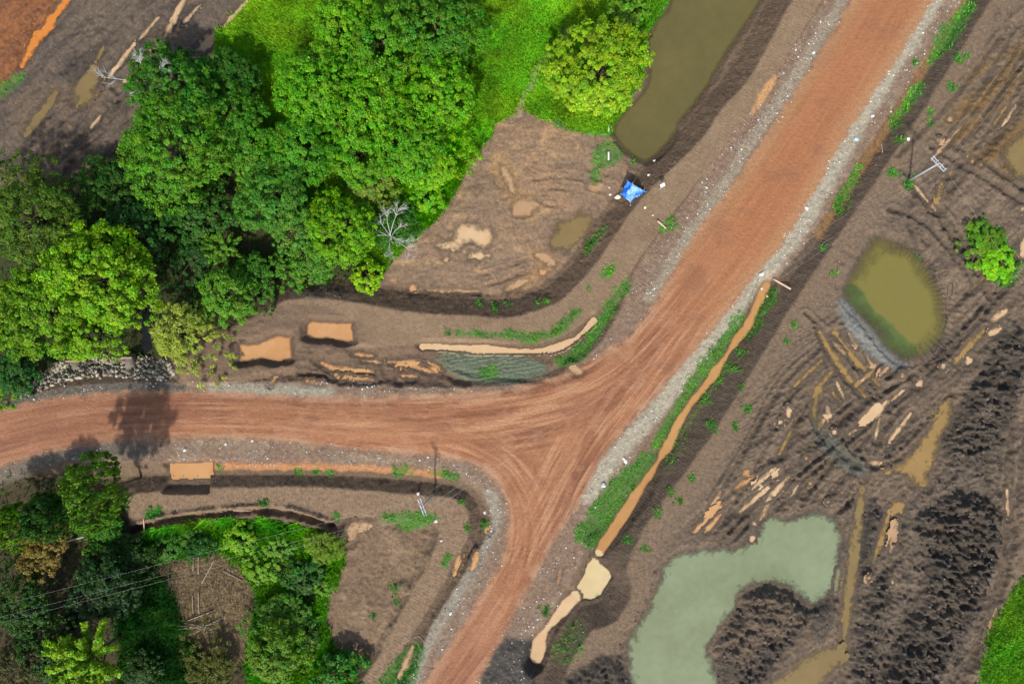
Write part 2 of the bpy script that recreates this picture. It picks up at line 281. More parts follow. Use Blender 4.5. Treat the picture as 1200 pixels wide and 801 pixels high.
# ------------------------------------------------------------------ water: sheets lie in carved hollows
WATER = []
def water(name, colkey, P=None, line=None, hw=3.0, W=None, slope=0.5, depth=0.5, rough=2.0, rim=5.0, shallow=0.12, rise=None, taper=True, ragged=1.0, isl=1.0, cap_m=0.5):
    global Z
    if P is not None: sd = poly_sd(P, 30, rough, 0 if name == 'pit_pool' and colkey == 'orange' else 1)
    else:
        if len(line) == 1: line = [line[0], (line[0][0] + .6 * hw, line[0][1] - .5 * hw)]
        d, A_, _ = line_d(line, 30, 1 if len(line) > 2 else 0, True); Lm = float(A_[d < 3].max()) + .1 if (d < 3).any() else 1
        tp = .45 + .55 * np.sqrt(np.clip(np.sin(np.pi * np.clip(A_ / Lm, .03, .97)), 0, 1)) if taper else 1
        wv = hw * tp * (1.0 + (0.75 if taper else .9) * fbm(PX / (6.5 if taper else 22) + hw, PY / (6.5 if taper else 22), 2, 3))
        sd = np.where(d < 900, wv - d + ragged * (1.0 * n_hi + .8 * n_vh), -999)
    core = sd > 0
    if not core.any(): return
    if W is None: W = float(np.percentile(Z[core], 35)) - 0.03
    dm = sd * S
    inside = W - np.clip(dm * slope * (0.8 + 0.3 * n_mid), 0, depth) - 0.006
    if isl: inside = inside + isl * (0.05 * n_hi + 0.035 * n_vh) * np.clip(dm * 3, 0, 1)
    outside = W + 0.012 + (-dm) * (rise if rise else slope) + np.clip(-dm - cap_m, 0, 99) * 1.2
    near = sd > -900
    cap = np.where(sd > 0, inside, outside)
    Z = np.where(near & (sd > -25), np.minimum(Z, cap), Z)
    ring = (sd <= 0) & (sd > -rim)
    Z = np.where(ring, np.maximum(Z, W + 0.015 + np.clip(-dm, 0, 1) * 0.10), Z)
    WATER.append((name, colkey, sd, W, shallow))
water('pond', 'olive', POND_T, W=-1.95, slope=0.5, depth=1.2, rough=2.0, shallow=0.3)
water('pond', 'yellowgreen', POND_Y, W=0.10, slope=0.10, depth=0.8, rough=4.5, shallow=0.2, rise=0.14, cap_m=1.2)
Z += ribs * .035 * np.sin(aY0 * 62 + 1.5 * n_mid)
water('pond', 'green', POND_G, W=0.02, slope=0.12, depth=0.9, rough=10.0, shallow=0.09, rise=0.16, cap_m=.8, isl=2.2)
water('pit_pool', 'cream_pool', PIT_W, W=-1.72, slope=0.7, depth=0.8, rough=3.0, shallow=0.08, rise=1.3)
water('pit_pool', 'orange', P1, W=-0.42, slope=0.8, depth=0.5, rough=3.0, shallow=0.22, rise=0.5)
water('pit_pool', 'orange', P2, W=-0.30, slope=0.9, depth=0.5, rough=2.6, shallow=0.22, rise=0.6)
nt_ = poly_sd([(194,543),(243,543),(243,574),(194,574)], 20, 1.5, 0); Z = np.where(nt_ > -12, np.minimum(Z, -1.1 + np.maximum(0, -nt_) * S * 2.5), Z)
water('pit_pool', 'orange', P3, rim=0.5, W=-1.02, slope=0.8, depth=0.5, rough=2.0, shallow=0.05, rise=1.0)
water('ditch_water', 'channel', line=[(903,334),(883,377),(863,404),(843,437),(820,464),(800,494),(780,534),(753,574),(720,624),(704,650)], hw=5.3, W=-1.74, slope=0.6, depth=0.3, rim=3, shallow=0.14, taper=False, isl=0, ragged=.55)
water('ditch_water', 'cream', line=[(674,703),(657,724),(637,747),(630,774)], hw=6, W=-1.75, slope=0.6, depth=0.3, rim=4, shallow=0.14, taper=False, isl=0, ragged=.55)
water('ditch_water', 'cream', line=[(495,406),(560,408),(600,411),(640,411),(665,402),(683,390),(696,376)], hw=3.7, W=-0.25, slope=0.6, depth=0.2, rim=3, shallow=0.03, rise=0.9, taper=False, isl=0, ragged=.55)
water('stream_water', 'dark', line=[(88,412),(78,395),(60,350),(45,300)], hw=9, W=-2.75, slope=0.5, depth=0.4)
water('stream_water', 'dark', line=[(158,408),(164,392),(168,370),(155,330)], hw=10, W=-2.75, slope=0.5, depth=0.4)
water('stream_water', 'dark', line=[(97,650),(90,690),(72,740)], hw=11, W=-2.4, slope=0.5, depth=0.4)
for P, ck in [([(536,260),(577,265),(579,279),(564,290),(550,282),(531,294),(517,294),(506,284),(531,279)],'cream'),
          ([(599,235),(616,227),(635,240),(630,249),(610,251),(599,254)],'tan'),
          ([(673,247),(695,247),(696,262),(687,279),(671,293),(651,293),(643,284),(648,266)],'olive_brown'),
          ([(92,84),(114,76),(115,102),(97,126),(77,121),(80,100)],'olive_brown'),
          ([(1112,467),(1115,486),(1101,511),(1095,538),(1084,568),(1075,576),(1065,563),(1051,552),(1035,557),(1032,549),(1060,543),(1084,502),(1101,475)],'ochre'),
          ([(943,765),(985,750),(990,775),(960,800),(930,820),(895,820),(900,797),(925,785)],'olive_brown'),
          ([(1172,178),(1200,150),(1300,140),(1300,230),(1195,210),(1174,195)],'olive_brown'),
          ([(400,610),(437,611),(436,620),(420,628),(408,636),(400,634)],'tan')]:
    water('puddle', ck, P, slope=0.09, depth=0.2, rough=11.0, shallow=0.07, rise=0.10, isl=1.6)
PUD = [('ochre',3.6,[(960,389),(983,430),(1013,464)]),('ochre',4.2,[(977,390),(1000,420),(1030,452)]),('tan',3,[(993,390),(1002,407)]),('tan',2.2,[(1013,417),(1020,427)]),
 ('ochre',3,[(963,422),(930,452)]),('ochre',3,[(975,435),(952,460)]),('olive_brown',3,[(958,457),(952,484),(958,497)]),('cream',3.2,[(922,477),(923,487)]),('cream',3.2,[(912,495)]),
 ('cream',3.2,[(968,475),(972,489)]),('cream',3,[(975,507)]),('cream',2.5,[(1027,477),(1010,494)]),('cream',4.5,[(1075,450)]),('cream',3,[(1057,460)]),('tan',3,[(1053,440)]),
 ('cream',3,[(1067,484),(1055,500),(1042,517)]),('cream',3,[(1102,430)]),('ochre',4,[(1150,387),(1117,425)]),('cream',4,[(1177,365),(1162,375)]),('cream',3.2,[(1170,385),(1157,392)]),
 ('cream',5.5,[(1133,424)]),('ochre',2.4,[(973,454),(983,470)]),('tan',3,[(943,537)]),('cream',3,[(907,547),(880,572)]),('orange',4,[(880,559),(862,571)]),('orange',5,[(872,554)]),
 ('cream',3.5,[(900,572),(867,599)]),('cream',3,[(923,559),(897,587)]),('cream',2.5,[(910,557)]),('orange',4,[(843,592),(813,622)]),('orange',3.2,[(843,602),(825,622)]),('cream',4.5,[(880,632)]),
 ('cream',3,[(883,614)]),('tan',2.2,[(947,566)]),('tan',2.2,[(975,574)]),('tan',2.2,[(968,587)]),('tan',2.2,[(985,577)]),('tan',2.5,[(1017,661)]),('tan',2.5,[(1012,674)]),('cream',2.8,[(1040,679)]),
 ('tan',3.6,[(1047,611),(1040,644)]),('ochre',8.5,[(1047,596)]),('ochre',3.6,[(1040,601),(1022,657)]),('olive_brown',6,[(1010,574),(1002,634),(995,681),(990,734),(987,767)]),
 ('tan',4,[(1110,142)]),('tan',3.2,[(1097,167)]),('tan',2.6,[(1131,185)]),('tan',2.6,[(1137,190)]),('tan',2.6,[(1146,195)]),('ochre',3,[(1102,218),(1096,235)]),('ochre',3,[(1112,205)]),('cream',3,[(1195,247)]),('cream',5,[(1197,282),(1195,300)]),
 ('cream',4,[(550,299),(572,298)]),('cream',3.6,[(520,304)]),('tan',5,[(588,194),(597,210),(602,224)]),('tan',2.2,[(580,210),(588,218)]),('tan',3,[(558,224)]),('tan',6.5,[(632,298),(649,306)]),
 ('orange',5,[(635,320)]),('tan',5,[(616,328),(594,338)]),('orange',5,[(481,337)]),('tan',2.4,[(500,339),(560,340)]),
 ('orange',4,[(376,425),(389,432),(436,436)]),('orange',2.6,[(424,421),(445,425)]),('orange',2.6,[(416,415),(436,417)]),('orange',2.2,[(413,444),(437,445)]),('orange',2.2,[(400,444),(409,441)]),
 ('orange',2.6,[(392,441)]),('orange',3,[(456,424),(485,423)]),('orange',3,[(480,429),(507,436)]),('orange',3,[(500,423),(517,435)]),('orange',3.4,[(469,429),(468,444)]),('orange',3.4,[(472,440),(488,441)]),('orange',2.4,[(325,441),(317,449)]),('orange',2.2,[(360,447),(379,448)]),
 ('olive_brown',7,[(62,107),(27,155)]),('olive_brown',3,[(117,50),(107,75)]),('cream',3,[(153,48),(123,88)]),('cream',2.6,[(182,18),(160,43)]),('cream',4,[(213,-5),(190,40)]),('cream',2.6,[(233,3),(213,23)]),('cream',4,[(290,-5),(260,28)]),('tan',6,[(248,37),(230,55)]),('cream',3,[(173,55)]),('cream',3,[(142,93)]),('cream',3.2,[(113,133),(102,147)]),
 ('rust',5.5,[(84,-20),(60,20),(37,45),(21,76)]),('orange',3.6,[(560,647),(553,667)]),('orange',3,[(538,652),(532,674)]),('orange',3,[(575,614),(570,624)]),('orange',2.6,[(657,664),(653,684)]),('tan',4,[(483,760),(467,797)]),('tan',4.5,[(668,430),(680,436)])]
for ck, hw, L in PUD + [p for p in AUTO if 830 < p[2][0][0] < 1195 and min(math.hypot(p[2][0][0] - 1045, (p[2][0][1] - 350) * .8), math.hypot(p[2][0][0] - 870, p[2][0][1] - 700) * .7) > 62]: water('puddle', ck, line=L, hw=hw, slope=0.16, depth=0.14, rim=4, shallow=0.055)

# ------------------------------------------------------------------ base colours (bank shade and some edge falloff mixed in)
COL = np.zeros(PX.shape + (3,), np.float32); COL[:] = lin(118, 98, 84)
def paint(m, c, amt=1.0):
    c = np.asarray(c, np.float32)
    global COL
    m = (np.clip(m, 0, 1) * amt)[..., None]; COL = COL * (1 - m) + np.asarray(c, np.float32) * m
def mask(sd, soft=3, rough=0.0): return sstep(-soft, soft, sd + rough * edge_n)
paint(mask(sd_NW, 6), lin(104, 90, 82)); paint(mask(sd_NW, 6) * sstep(-.1, .4, scor), lin(84, 74, 70), .85); paint(mask(sd_NW, 6) * sstep(.1, .5, n_lo), lin(120, 100, 87), .6); paint(mask(poly_sd([(-60,-80),(95,-80),(60,10),(30,60),(0,105),(-60,180)], 30), 8, 5), lin(138, 90, 62)); paint(mask(poly_sd([(-60,-80),(95,-80),(60,10),(30,60),(0,105),(-60,180)], 30), 8, 5) * sstep(-.1, .4, scor), lin(116, 76, 56), .7)
paint(mask(sd_FO, 8), lin(62, 66, 36)); paint(mask(sd_TH, 8), lin(72, 62, 48))
paint(mask(sd_GN, 4, 4), lin(92, 146, 30)); paint(mask(sd_GN, 4, 4) * sstep(0.0, 0.6, n_lo), lin(112, 158, 40), 0.8)
path_m = sstep(9, 2, line_d([(608,128),(622,100),(632,75),(655,55),(668,25)], 30) + 9 * edge_n)
paint(path_m, lin(150, 138, 112), .8)
paint(mask(sd_F, 3, 3), lin(136, 112, 96)); paint(mask(sd_F, 4, 3) * sstep(-.1, .5, n_lo), lin(156, 124, 100), .6); paint(mask(sd_F, 4, 3) * sstep(.15, .6, fbm(PX / 20 + 4, PY / 9, 10, 3)), lin(176, 142, 108), .6); paint(mask(sd_F, 4, 3) * sstep(.1, .6, -n_mid), lin(122, 102, 92), .6)
paint(in_R, lin(118, 100, 88)); paint(wild * sstep(-0.3, 0.4, scor), lin(98, 84, 76), .85); paint(wild * sstep(0.1, .6, n_lo), lin(128, 107, 92), .6); paint(wild * sstep(.2, .6, n_mid), lin(138, 119, 102), .45)
paint(in_R * sstep(40, 8, sd_R), lin(124, 103, 88), .8)
paint(mask(poly_sd([(1120,100),(1180,30),(1280,20),(1280,230),(1190,215),(1140,190),(1100,170)], 20, 6), 12) * sstep(-.3, .4, scor), lin(128, 98, 58), .7)
paint(mask(sd_L, 2.5), lin(136, 112, 94)); paint(mask(sd_L, 4) * sstep(0, .6, n_lo), lin(126, 101, 85), .7); paint(mask(sd_L, 4) * sstep(.0, .6, -n_mid), lin(150, 127, 108), .4)
paint(slopeL, lin(108, 88, 75)); paint(slopeR, lin(94, 79, 70)); paint(mask(sd_B, 2.5), lin(136, 112, 95)); paint(slopeB, lin(104, 86, 74))  # bank sides darker than their own soil: shade put into the colour
paint(mask(pitfloor, 5), lin(118, 97, 84)); paint(mask(ditchL, 4), lin(110, 90, 78))
paint(mask(fieldB, 5), lin(124, 102, 86)); paint(mask(fieldB, 5) * sstep(0, .5, n_mid + .5 * n_lo), lin(146, 122, 102), .6)
paint(mask(poly_sd([(505,413),(560,412),(620,418),(643,430),(636,440),(600,450),(560,449),(530,440)], 20, 3), 4), lin(100, 108, 88))
paint(mask(poly_sd([(190,655),(240,640),(290,660),(300,710),(295,770),(250,790),(215,740),(205,700)], 20, 6), 8), lin(142, 122, 98), .9)
# shoulders
mb = mask(sd_bed, 2.5)
paint(mb, lin(132, 108, 95)); gsh = sstep(-.15, .45, fbm(PX / 18 + 3, PY / 18, 7, 3))
paint(mb * gsh, lin(142, 124, 112), .5)
gr_right = line_d([(1115,-40),(1075,35),(1025,110),(985,180),(945,255),(900,315),(850,380),(800,440),(760,490),(715,540),(690,580)], 40)
paint(mb * sstep(14, 5, gr_right + 6 * edge_n), lin(172, 163, 150), .8)
gr_left = line_d([(1000,-40),(985,5),(955,50),(920,110),(880,165),(850,215),(800,285),(760,350)], 40)
paint(mb * sstep(10, 3, gr_left + 6 * edge_n), lin(152, 140, 127), .7)
gr_l2 = line_d([(250,455),(320,456),(385,460)], 30); paint(mb * sstep(10, 3, gr_l2 + 2 * edge_n), lin(156, 149, 138), .8)
gr_l3 = line_d([(575,580),(582,605),(560,650),(530,700),(500,750),(480,801)], 40); paint(mb * sstep(14, 4, gr_l3 + 3 * edge_n), lin(150, 141, 132), .8)
gr_l4 = line_d([(230,518),(300,517),(380,530),(480,541),(540,548)], 30); paint(mb * sstep(8, 2, gr_l4 + 5 * edge_n) * sstep(-.1, .4, n_mid), lin(160, 140, 124), .5)
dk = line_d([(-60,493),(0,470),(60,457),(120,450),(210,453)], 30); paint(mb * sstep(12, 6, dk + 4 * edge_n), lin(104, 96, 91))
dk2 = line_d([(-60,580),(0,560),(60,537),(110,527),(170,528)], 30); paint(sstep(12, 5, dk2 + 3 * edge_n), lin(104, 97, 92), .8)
paint(sstep(9, 4, line_d([(1140,-20),(1085,78),(1040,150),(1000,212),(960,275)], 30) + 6 * edge_n) * (sd_bed < 2), lin(150, 110, 70), .55)
paint(sstep(6, 2, line_d([(905,93),(893,112),(880,133)], 30) + 5 * edge_n), lin(190, 144, 102), .9)
paint(sstep(6, 3, line_d([(250,546),(330,546),(400,547),(450,549),(515,555)], 30) + 5 * edge_n), lin(176, 122, 86), .8)
paint(mask(heap_sd[7], 4), lin(84, 78, 76))
# the road itself
rc = inroad
paint(rc, lin(158, 109, 78)); paint(rc * sstep(-.1, .7, streak2), lin(174, 126, 92), .8); paint(rc * sstep(-.1, -.7, streak2), lin(138, 92, 66), .8)
paint(rc * sstep(.0, .45, streak), lin(188, 144, 108), .75); paint(rc * sstep(-.05, -.45, streak), lin(116, 78, 58), .7); paint(rc * sstep(.1, .5, n_mid), lin(178, 134, 104), .35)
paint(rc * sstep(9, 1, sd_road) * sstep(-.5, .3, n_mid), lin(176, 142, 114), .75)
paint(rc * sstep(720, 900, PX - 0.3 * PY + 100) * 0.75, lin(166, 111, 74), 1.0)
paint(sstep(-8, 14, SEF + 6 * n_mid) * (1 - mb), lin(100, 88, 81), .9); paint(sstep(-8, 14, SEF) * sstep(.1, .5, n_lo + .4 * n_mid), lin(122, 104, 93), .5)
paint(rc * sstep(.15, .55, fbm(PX / 30 + 2, PY / 18, 13, 4)), lin(136, 96, 74), .4)
paint(rc * sstep(420, 100, PX) * .6, lin(146, 101, 77), .8); paint(rc * sstep(640, 780, PY) * .5, lin(150, 104, 80), .8)  # left arm darker: damp, and partly lens vignetting put into the colour
paint(rc * sstep(20, 3, sd_road + 5 * edge_n) * sstep(760, 860, PX), lin(170, 134, 96), .5)
paint(sstep(20, 4, line_d([(586,188),(600,222),(622,246)], 40) + 12 * edge_n), lin(170, 134, 94), .55); paint(sstep(16, 3, line_d([(630,298),(648,308),(600,336)], 40) + 12 * edge_n), lin(168, 128, 88), .45)
# heaps, wet mud, exposed clay
hm = heap_m * (1 - mb)
paint(hm, lin(84, 75, 70)); paint(hm * sstep(-.1, .5, n_lo + .4 * n_mid), lin(108, 94, 85), .6)
paint(mask(heap_sd[8], 5), lin(138, 136, 136), .9); paint(mask(heap_sd[0], 4) * sstep(-.2, .4, n_lo), lin(126, 106, 92), .5)
paint(mask(poly_sd([(945,495),(965,500),(1015,545),(1020,560),(990,555),(955,520)], 20, 4), 5), lin(104, 104, 98), .8)
paint(rut_m * in_R * (1 - heap_m) * sstep(-.4, .3, n_mid), lin(104, 92, 82), .5)
paint(mask(sd_GS, 4, 5), lin(92, 148, 34)); 
# weeds tint the soil under grass stuff (patches listed with the grass below)
PATCH = {  # polygon patches of ditch grass
 'ditch_a': [(760,528),(777,534),(750,575),(718,618),(706,644),(678,638),(672,626),(696,588),(732,546)],
 'ditch_b': [(864,366),(880,374),(858,404),(838,436),(815,462),(795,495),(778,530),(758,530),(778,493),(802,452),(826,417),(846,392)],
 'ditch_j': [(858,412),(870,405),(850,445),(826,480),(806,515),(790,548),(776,556),(792,520),(812,482),(838,444)],
 'ditch_c': [(905,335),(918,340),(900,372),(882,400),(872,395),(890,360)],
 'ditch_d': [(1078,95),(1090,92),(1070,125),(1052,152),(1040,142),(1060,118)],
 'ditch_e': [(1095,40),(1120,15),(1140,0),(1148,5),(1120,50),(1100,70),(1085,80)],
 'ditch_f': [(1000,195),(1015,190),(1000,225),(985,250),(975,240)],
 'bench_a': [(533,387),(560,386),(600,389),(635,388),(655,380),(676,362),(679,365),(668,382),(650,397),(635,399),(620,402),(600,396),(560,395),(536,393)],
 'bench_b': [(700,372),(712,352),(735,325),(742,330),(728,352),(716,372),(705,392),(690,415),(672,428),(655,430),(652,420),(675,408),(690,392)],
 'bench_c': [(703,325),(716,310),(722,314),(712,328)],
 'field_a': [(683,292),(700,272),(710,262),(712,266),(700,284),(688,298)],
 'pole_b': [(440,602),(470,597),(500,598),(516,602),(505,615),(480,624),(468,622),(460,612)],
 'ditch_g': [(459,548),(480,544),(484,552),(468,562)],
 'ditch_h': [(500,552),(525,550),(543,556),(535,562),(510,560)],
 'low_a': [(445,790),(470,765),(490,750),(500,760),(488,790),(475,830),(430,840)],
 'net_a': [(563,430),(580,428),(588,438),(575,446),(562,444)],
 'tarp_a': [(688,200),(700,192),(708,204),(695,215)], 'tarp_b': [(700,165),(722,160),(735,178),(728,186),(712,196),(695,190)],
 'shore_a': [(612,110),(660,110),(720,140),(722,158),(690,157),(640,138)],
 'nw_a': [(-20,110),(24,78),(30,88),(10,105),(-20,125)],
 'bush_a': [(1122,270),(1150,258),(1172,272),(1190,300),(1190,335),(1172,340),(1150,315)],
 'pit_a': [(664,738),(676,728),(690,742),(682,760),(652,788),(646,768)],
 'pond_edge': [(740,10),(770,-20),(800,-30),(786,2),(765,25),(752,20)],
}
patch_sd = {}
for k, P in PATCH.items():
    patch_sd[k] = poly_sd(P, 15, 7.0); paint(mask(patch_sd[k], 3), lin(74, 116, 48), .2 if k in ('pit_a', 'ditch_j') else .8)
WEEDS = [(870,412,6),(858,432,7),(845,447,5),(830,470,6),(868,455,4),(835,500,7),(810,560,5),(795,585,5),(1112,105,6),(1120,70,7),(1131,68,4),(1087,135,5),(1088,147,4),(1045,204,7),(984,242,8),(1052,165,6),
 (1063,215,9),(595,355,4),(580,357,4),(562,354,5),(580,364,4),(630,355,4),(640,353,5),(713,318,4),(688,337,3),(525,389,4),(875,478,6),(860,498,5),(785,575,5),(770,600,6),(735,632,5),(745,575,4),(312,588,6),(395,602,5),(460,607,5),(350,553,6),(370,553,5),(385,555,5),(258,547,4),(180,600,9),(462,690,6),(465,707,4),(437,722,4),(525,652,5),(522,660,4),(568,615,6),(640,715,7),(785,262,8),(775,268,5),(745,185,4),(540,587,4),(548,620,5),(700,700,4),(965,290,4),(975,320,4),(930,380,5),(920,400,4),(1000,640,2),(1070,75,5),(755,640,5),(1075,300,2)]
for x, y, r in WEEDS:
    d = np.hypot(PX - x, PY - y); paint(sstep(r + 2, r - 3, d + 2 * edge_n), lin(80, 114, 56), .6)

soil = (COL[..., 0] > COL[..., 1])[..., None] * (1 - inroad)[..., None]
COL = COL * (1 + soil * (np.array([.0, .03, -.10], np.float32)))
# ------------------------------------------------------------------ stripes left by bucket teeth and tracks
PH = np.zeros_like(Z); ST = np.zeros_like(Z)
def stripes(m, phase_px, amt):
    global PH, ST
    k = m > 0.05; PH = np.where(k, phase_px * S, PH); ST = np.where(k, m * amt, ST)
_, aL, _ = line_d(BENCH_L[:20], 70, 1, True); _, aR, _ = line_d(BENCH_R[:17], 70, 1, True)
stripes(sstep(-34, -30, sd_L) * sstep(20, 6, sd_L), aL, .4); stripes(sstep(-34, -30, sd_R) * sstep(2, -1, sd_R), aR, .5)
_, aB, _ = line_d(BENCH_B[:14], 40, 1, True); stripes(sstep(-20, -16, sd_B) * (sd_B < 30), aB, .5)
angY = np.arctan2(PY - 350, PX - 1045); rY = poly_sd(POND_Y, 40)
stripes(sstep(-22, -14, rY) * sstep(14, 6, rY) * sstep(-1.9, -1.3, angY) * sstep(1.7, 1.0, angY), angY * 62 * 0.62, 1.6)
stripes(mask(fieldB, 4) * sstep(110, 60, arc_r), arc_r * 0.55, .45)
stripes(mask(sd_F, 4) * sstep(.1, .5, n_lo), np.hypot(PX - 520, PY - 330) * .8, .45)
stripes(sstep(.3, .7, TRK) * (sd_road < -3), TRA * .9, .8)
stripes(mask(poly_sd([(505,413),(560,412),(620,418),(643,430),(636,440),(600,450),(560,449),(530,440)], 20), 3), (PY * 1.0 + PX * .15) * .7, 1.6)
stripes(mask(poly_sd([(870,470),(920,400),(960,360),(985,385),(940,440),(890,540),(850,570)], 20, 5), 6), (PX * .5 + PY * .9) * .8, .9)
stripes(mask(poly_sd([(960,230),(1030,215),(1085,290),(1060,285),(1000,290)], 20, 5), 6), (PX * .8 - PY * .6) * .5, .8)

# ------------------------------------------------------------------ ground material
def nodes(name):
    m = bpy.data.materials.new(name); m.use_nodes = True; t = m.node_tree; b = t.nodes['Principled BSDF']
    return m, t, b, lambda k, **kw: _nn(t, k, kw)
def _nn(t, k, kw):
    n = t.nodes.new('ShaderNode' + k)
    for a, v in kw.items():
        if a.startswith('i_'):
            key = a[2:]; n.inputs[int(key) if key.isdigit() else key].default_value = v
        else: setattr(n, a, v)
    return n
def ground_material():
    m, t, b, N = nodes('earth'); L = t.links.new
    at = N('Attribute', attribute_name='col'); ph = N('Attribute', attribute_name='phase'); st = N('Attribute', attribute_name='stripe'); wt = N('Attribute', attribute_name='wet')
    tc = N('TexCoord')
    n1 = N('TexNoise', i_Scale=1.7, i_Detail=8.0, i_Roughness=0.72); L(tc.outputs['Object'], n1.inputs['Vector'])
    n2 = N('TexNoise', i_Scale=6.5, i_Detail=5.0, i_Roughness=0.7); L(tc.outputs['Object'], n2.inputs['Vector'])
    vo = N('TexVoronoi', i_Scale=3.2); L(tc.outputs['Object'], vo.inputs['Vector'])
    # value variation
    mr = N('MapRange', i_1=0.3, i_2=0.7, i_3=0.62, i_4=1.36); L(n1.outputs[0], mr.inputs[0])
    mr2 = N('MapRange', i_1=0.3, i_2=0.7, i_3=0.66, i_4=1.34); L(n2.outputs[0], mr2.inputs[0])
    mu = N('Math', operation='MULTIPLY'); L(mr.outputs[0], mu.inputs[0]); L(mr2.outputs[0], mu.inputs[1])
    va = N('Attribute', attribute_name='vary'); m1 = N('Math', operation='SUBTRACT', i_1=1.0); L(mu.outputs[0], m1.inputs[0]); m2 = N('Math', operation='MULTIPLY_ADD', i_2=1.0); L(m1.outputs[0], m2.inputs[0]); L(va.outputs['Fac'], m2.inputs[1])
    vm = N('VectorMath', operation='SCALE'); L(at.outputs['Color'], vm.inputs[0]); L(m2.outputs[0], vm.inputs['Scale'])
    wd = N('MapRange', i_1=0.0, i_2=1.0, i_3=1.0, i_4=0.62); L(wt.outputs['Fac'], wd.inputs[0])
    vm2 = N('VectorMath', operation='SCALE'); L(vm.outputs[0], vm2.inputs[0]); L(wd.outputs[0], vm2.inputs['Scale'])
    L(vm2.outputs[0], b.inputs['Base Color'])
    rr = N('MapRange', i_1=0.0, i_2=1.0, i_3=0.95, i_4=0.55); L(wt.outputs['Fac'], rr.inputs[0]); L(rr.outputs[0], b.inputs['Roughness'])
    b.inputs['Specular IOR Level'].default_value = 0.25
    # stripes as relief
    nd = N('TexNoise', i_Scale=0.8, i_Detail=3.0); L(tc.outputs['Object'], nd.inputs['Vector'])
    a1 = N('Math', operation='MULTIPLY_ADD', i_1=0.9); L(nd.outputs[0], a1.inputs[0]); L(ph.outputs['Fac'], a1.inputs[2])
    a2 = N('Math', operation='MULTIPLY', i_1=2 * math.pi / 0.5); L(a1.outputs[0], a2.inputs[0])
    sn = N('Math', operation='SINE'); L(a2.outputs[0], sn.inputs[0])
    s2 = N('Math', operation='MULTIPLY'); L(sn.outputs[0], s2.inputs[0]); L(st.outputs['Fac'], s2.inputs[1])
    s2n = N('Math', operation='MULTIPLY'); L(s2.outputs[0], s2n.inputs[0]); L(n1.outputs[0], s2n.inputs[1])
    h1 = N('Math', operation='MULTIPLY_ADD', i_1=0.05); L(s2n.outputs[0], h1.inputs[0])
    h2 = N('Math', operation='MULTIPLY_ADD', i_1=0.24); L(n1.outputs[0], h2.inputs[0])
    h3 = N('Math', operation='MULTIPLY', i_1=0.11); L(n2.outputs[0], h3.inputs[0]); L(h3.outputs[0], h2.inputs[2]); L(h2.outputs[0], h1.inputs[2])
    bp = N('Bump', i_Strength=1.0, i_Distance=1.0); L(h1.outputs[0], bp.inputs['Height']); L(bp.outputs[0], b.inputs['Normal'])
    return m
M_EARTH = ground_material()
WET = np.zeros_like(Z)
for nm, ck, sd, W, sh in WATER:
    if nm != 'stream_water': WET = np.maximum(WET, sstep(-7, 1, sd + 2 * edge_n) * np.where(Z < W + 0.22, 1, 0.3))
WET = np.maximum(WET, np.maximum(rut_m, .7 * TRK) * in_R * .85); WET = np.maximum(WET, heap_m * .4)

VARY = np.clip(1 - .62 * inroad - .45 * sstep(-2, 3, sd_L) * (1 - mb), .2, 1)
# zone of each grid face
zone = np.zeros(PX.shape, np.int16)
def setz(m, i): zone[m] = i
setz(sd_NW > 0, 1); setz(sd_FO > 0, 2); setz(sd_TH > 0, 2); setz(sd_GN > 0, 3); setz((sd_FO > 8) & (sd_GN < 40), 2); setz(sd_F > 0, 4); setz((sd_R > -30) & (sd_R <= 0), 5)
setz(sd_R > 0, 6); setz((sd_L > -24), 7); setz(sd_B > -16, 8); setz(sd_GS > 0, 9)
for i, s in enumerate(heap_sd[:4]): setz(s > 0, 10 + i)
setz(sd_bed > -4, 14); setz(sd_road > 0, 15)
ZN = ['ground', 'mud_field', 'forest_floor', 'grass_field', 'mud_field', 'ditch_bank', 'mud_field', 'embankment', 'embankment', 'grass_field', 'mud_heap', 'mud_heap', 'mud_heap', 'mud_heap', 'gravel_shoulder', 'dirt_road']
WX = (PX - CX) * S; WY = (CY - PY) * S
far = np.maximum(np.abs(PX - 600) - 700, np.abs(PY - 400) - 500)
Z = np.where(far > 0, Z * np.exp(-np.clip(far, 0, 1e5) / 400), Z)
VV = np.stack([WX, WY, Z], -1).reshape(-1, 3)
idx = np.arange(NX * NY).reshape(NY, NX)
Q = np.stack([idx[1:, :-1], idx[1:, 1:], idx[:-1, 1:], idx[:-1, :-1]], -1).reshape(-1, 4)
qz = zone[:-1, :-1].ravel()
def sub(Qs, name):
    u, inv = np.unique(Qs, return_inverse=True); me = mesh_np(name, VV[u], inv.reshape(Qs.shape)); return me, u
for i, nm in enumerate(ZN):
    Qs = Q[qz == i]
    if not len(Qs): continue
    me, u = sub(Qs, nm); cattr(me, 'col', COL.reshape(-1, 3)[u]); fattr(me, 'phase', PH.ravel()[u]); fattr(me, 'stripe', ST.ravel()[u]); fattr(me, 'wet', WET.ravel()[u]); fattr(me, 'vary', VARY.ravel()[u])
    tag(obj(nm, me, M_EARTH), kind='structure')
def zat(px, py):
    px = np.asarray(px, float); py = np.asarray(py, float)
    i = np.clip(np.searchsorted(xs, px) - 1, 0, NX - 2); j = np.clip(np.searchsorted(ys, py) - 1, 0, NY - 2)
    fx = (px - xs[i]) / (xs[i + 1] - xs[i]); fy = (py - ys[j]) / (ys[j + 1] - ys[j])
    return (Z[j, i] * (1 - fx) + Z[j, i + 1] * fx) * (1 - fy) + (Z[j + 1, i] * (1 - fx) + Z[j + 1, i + 1] * fx) * fy
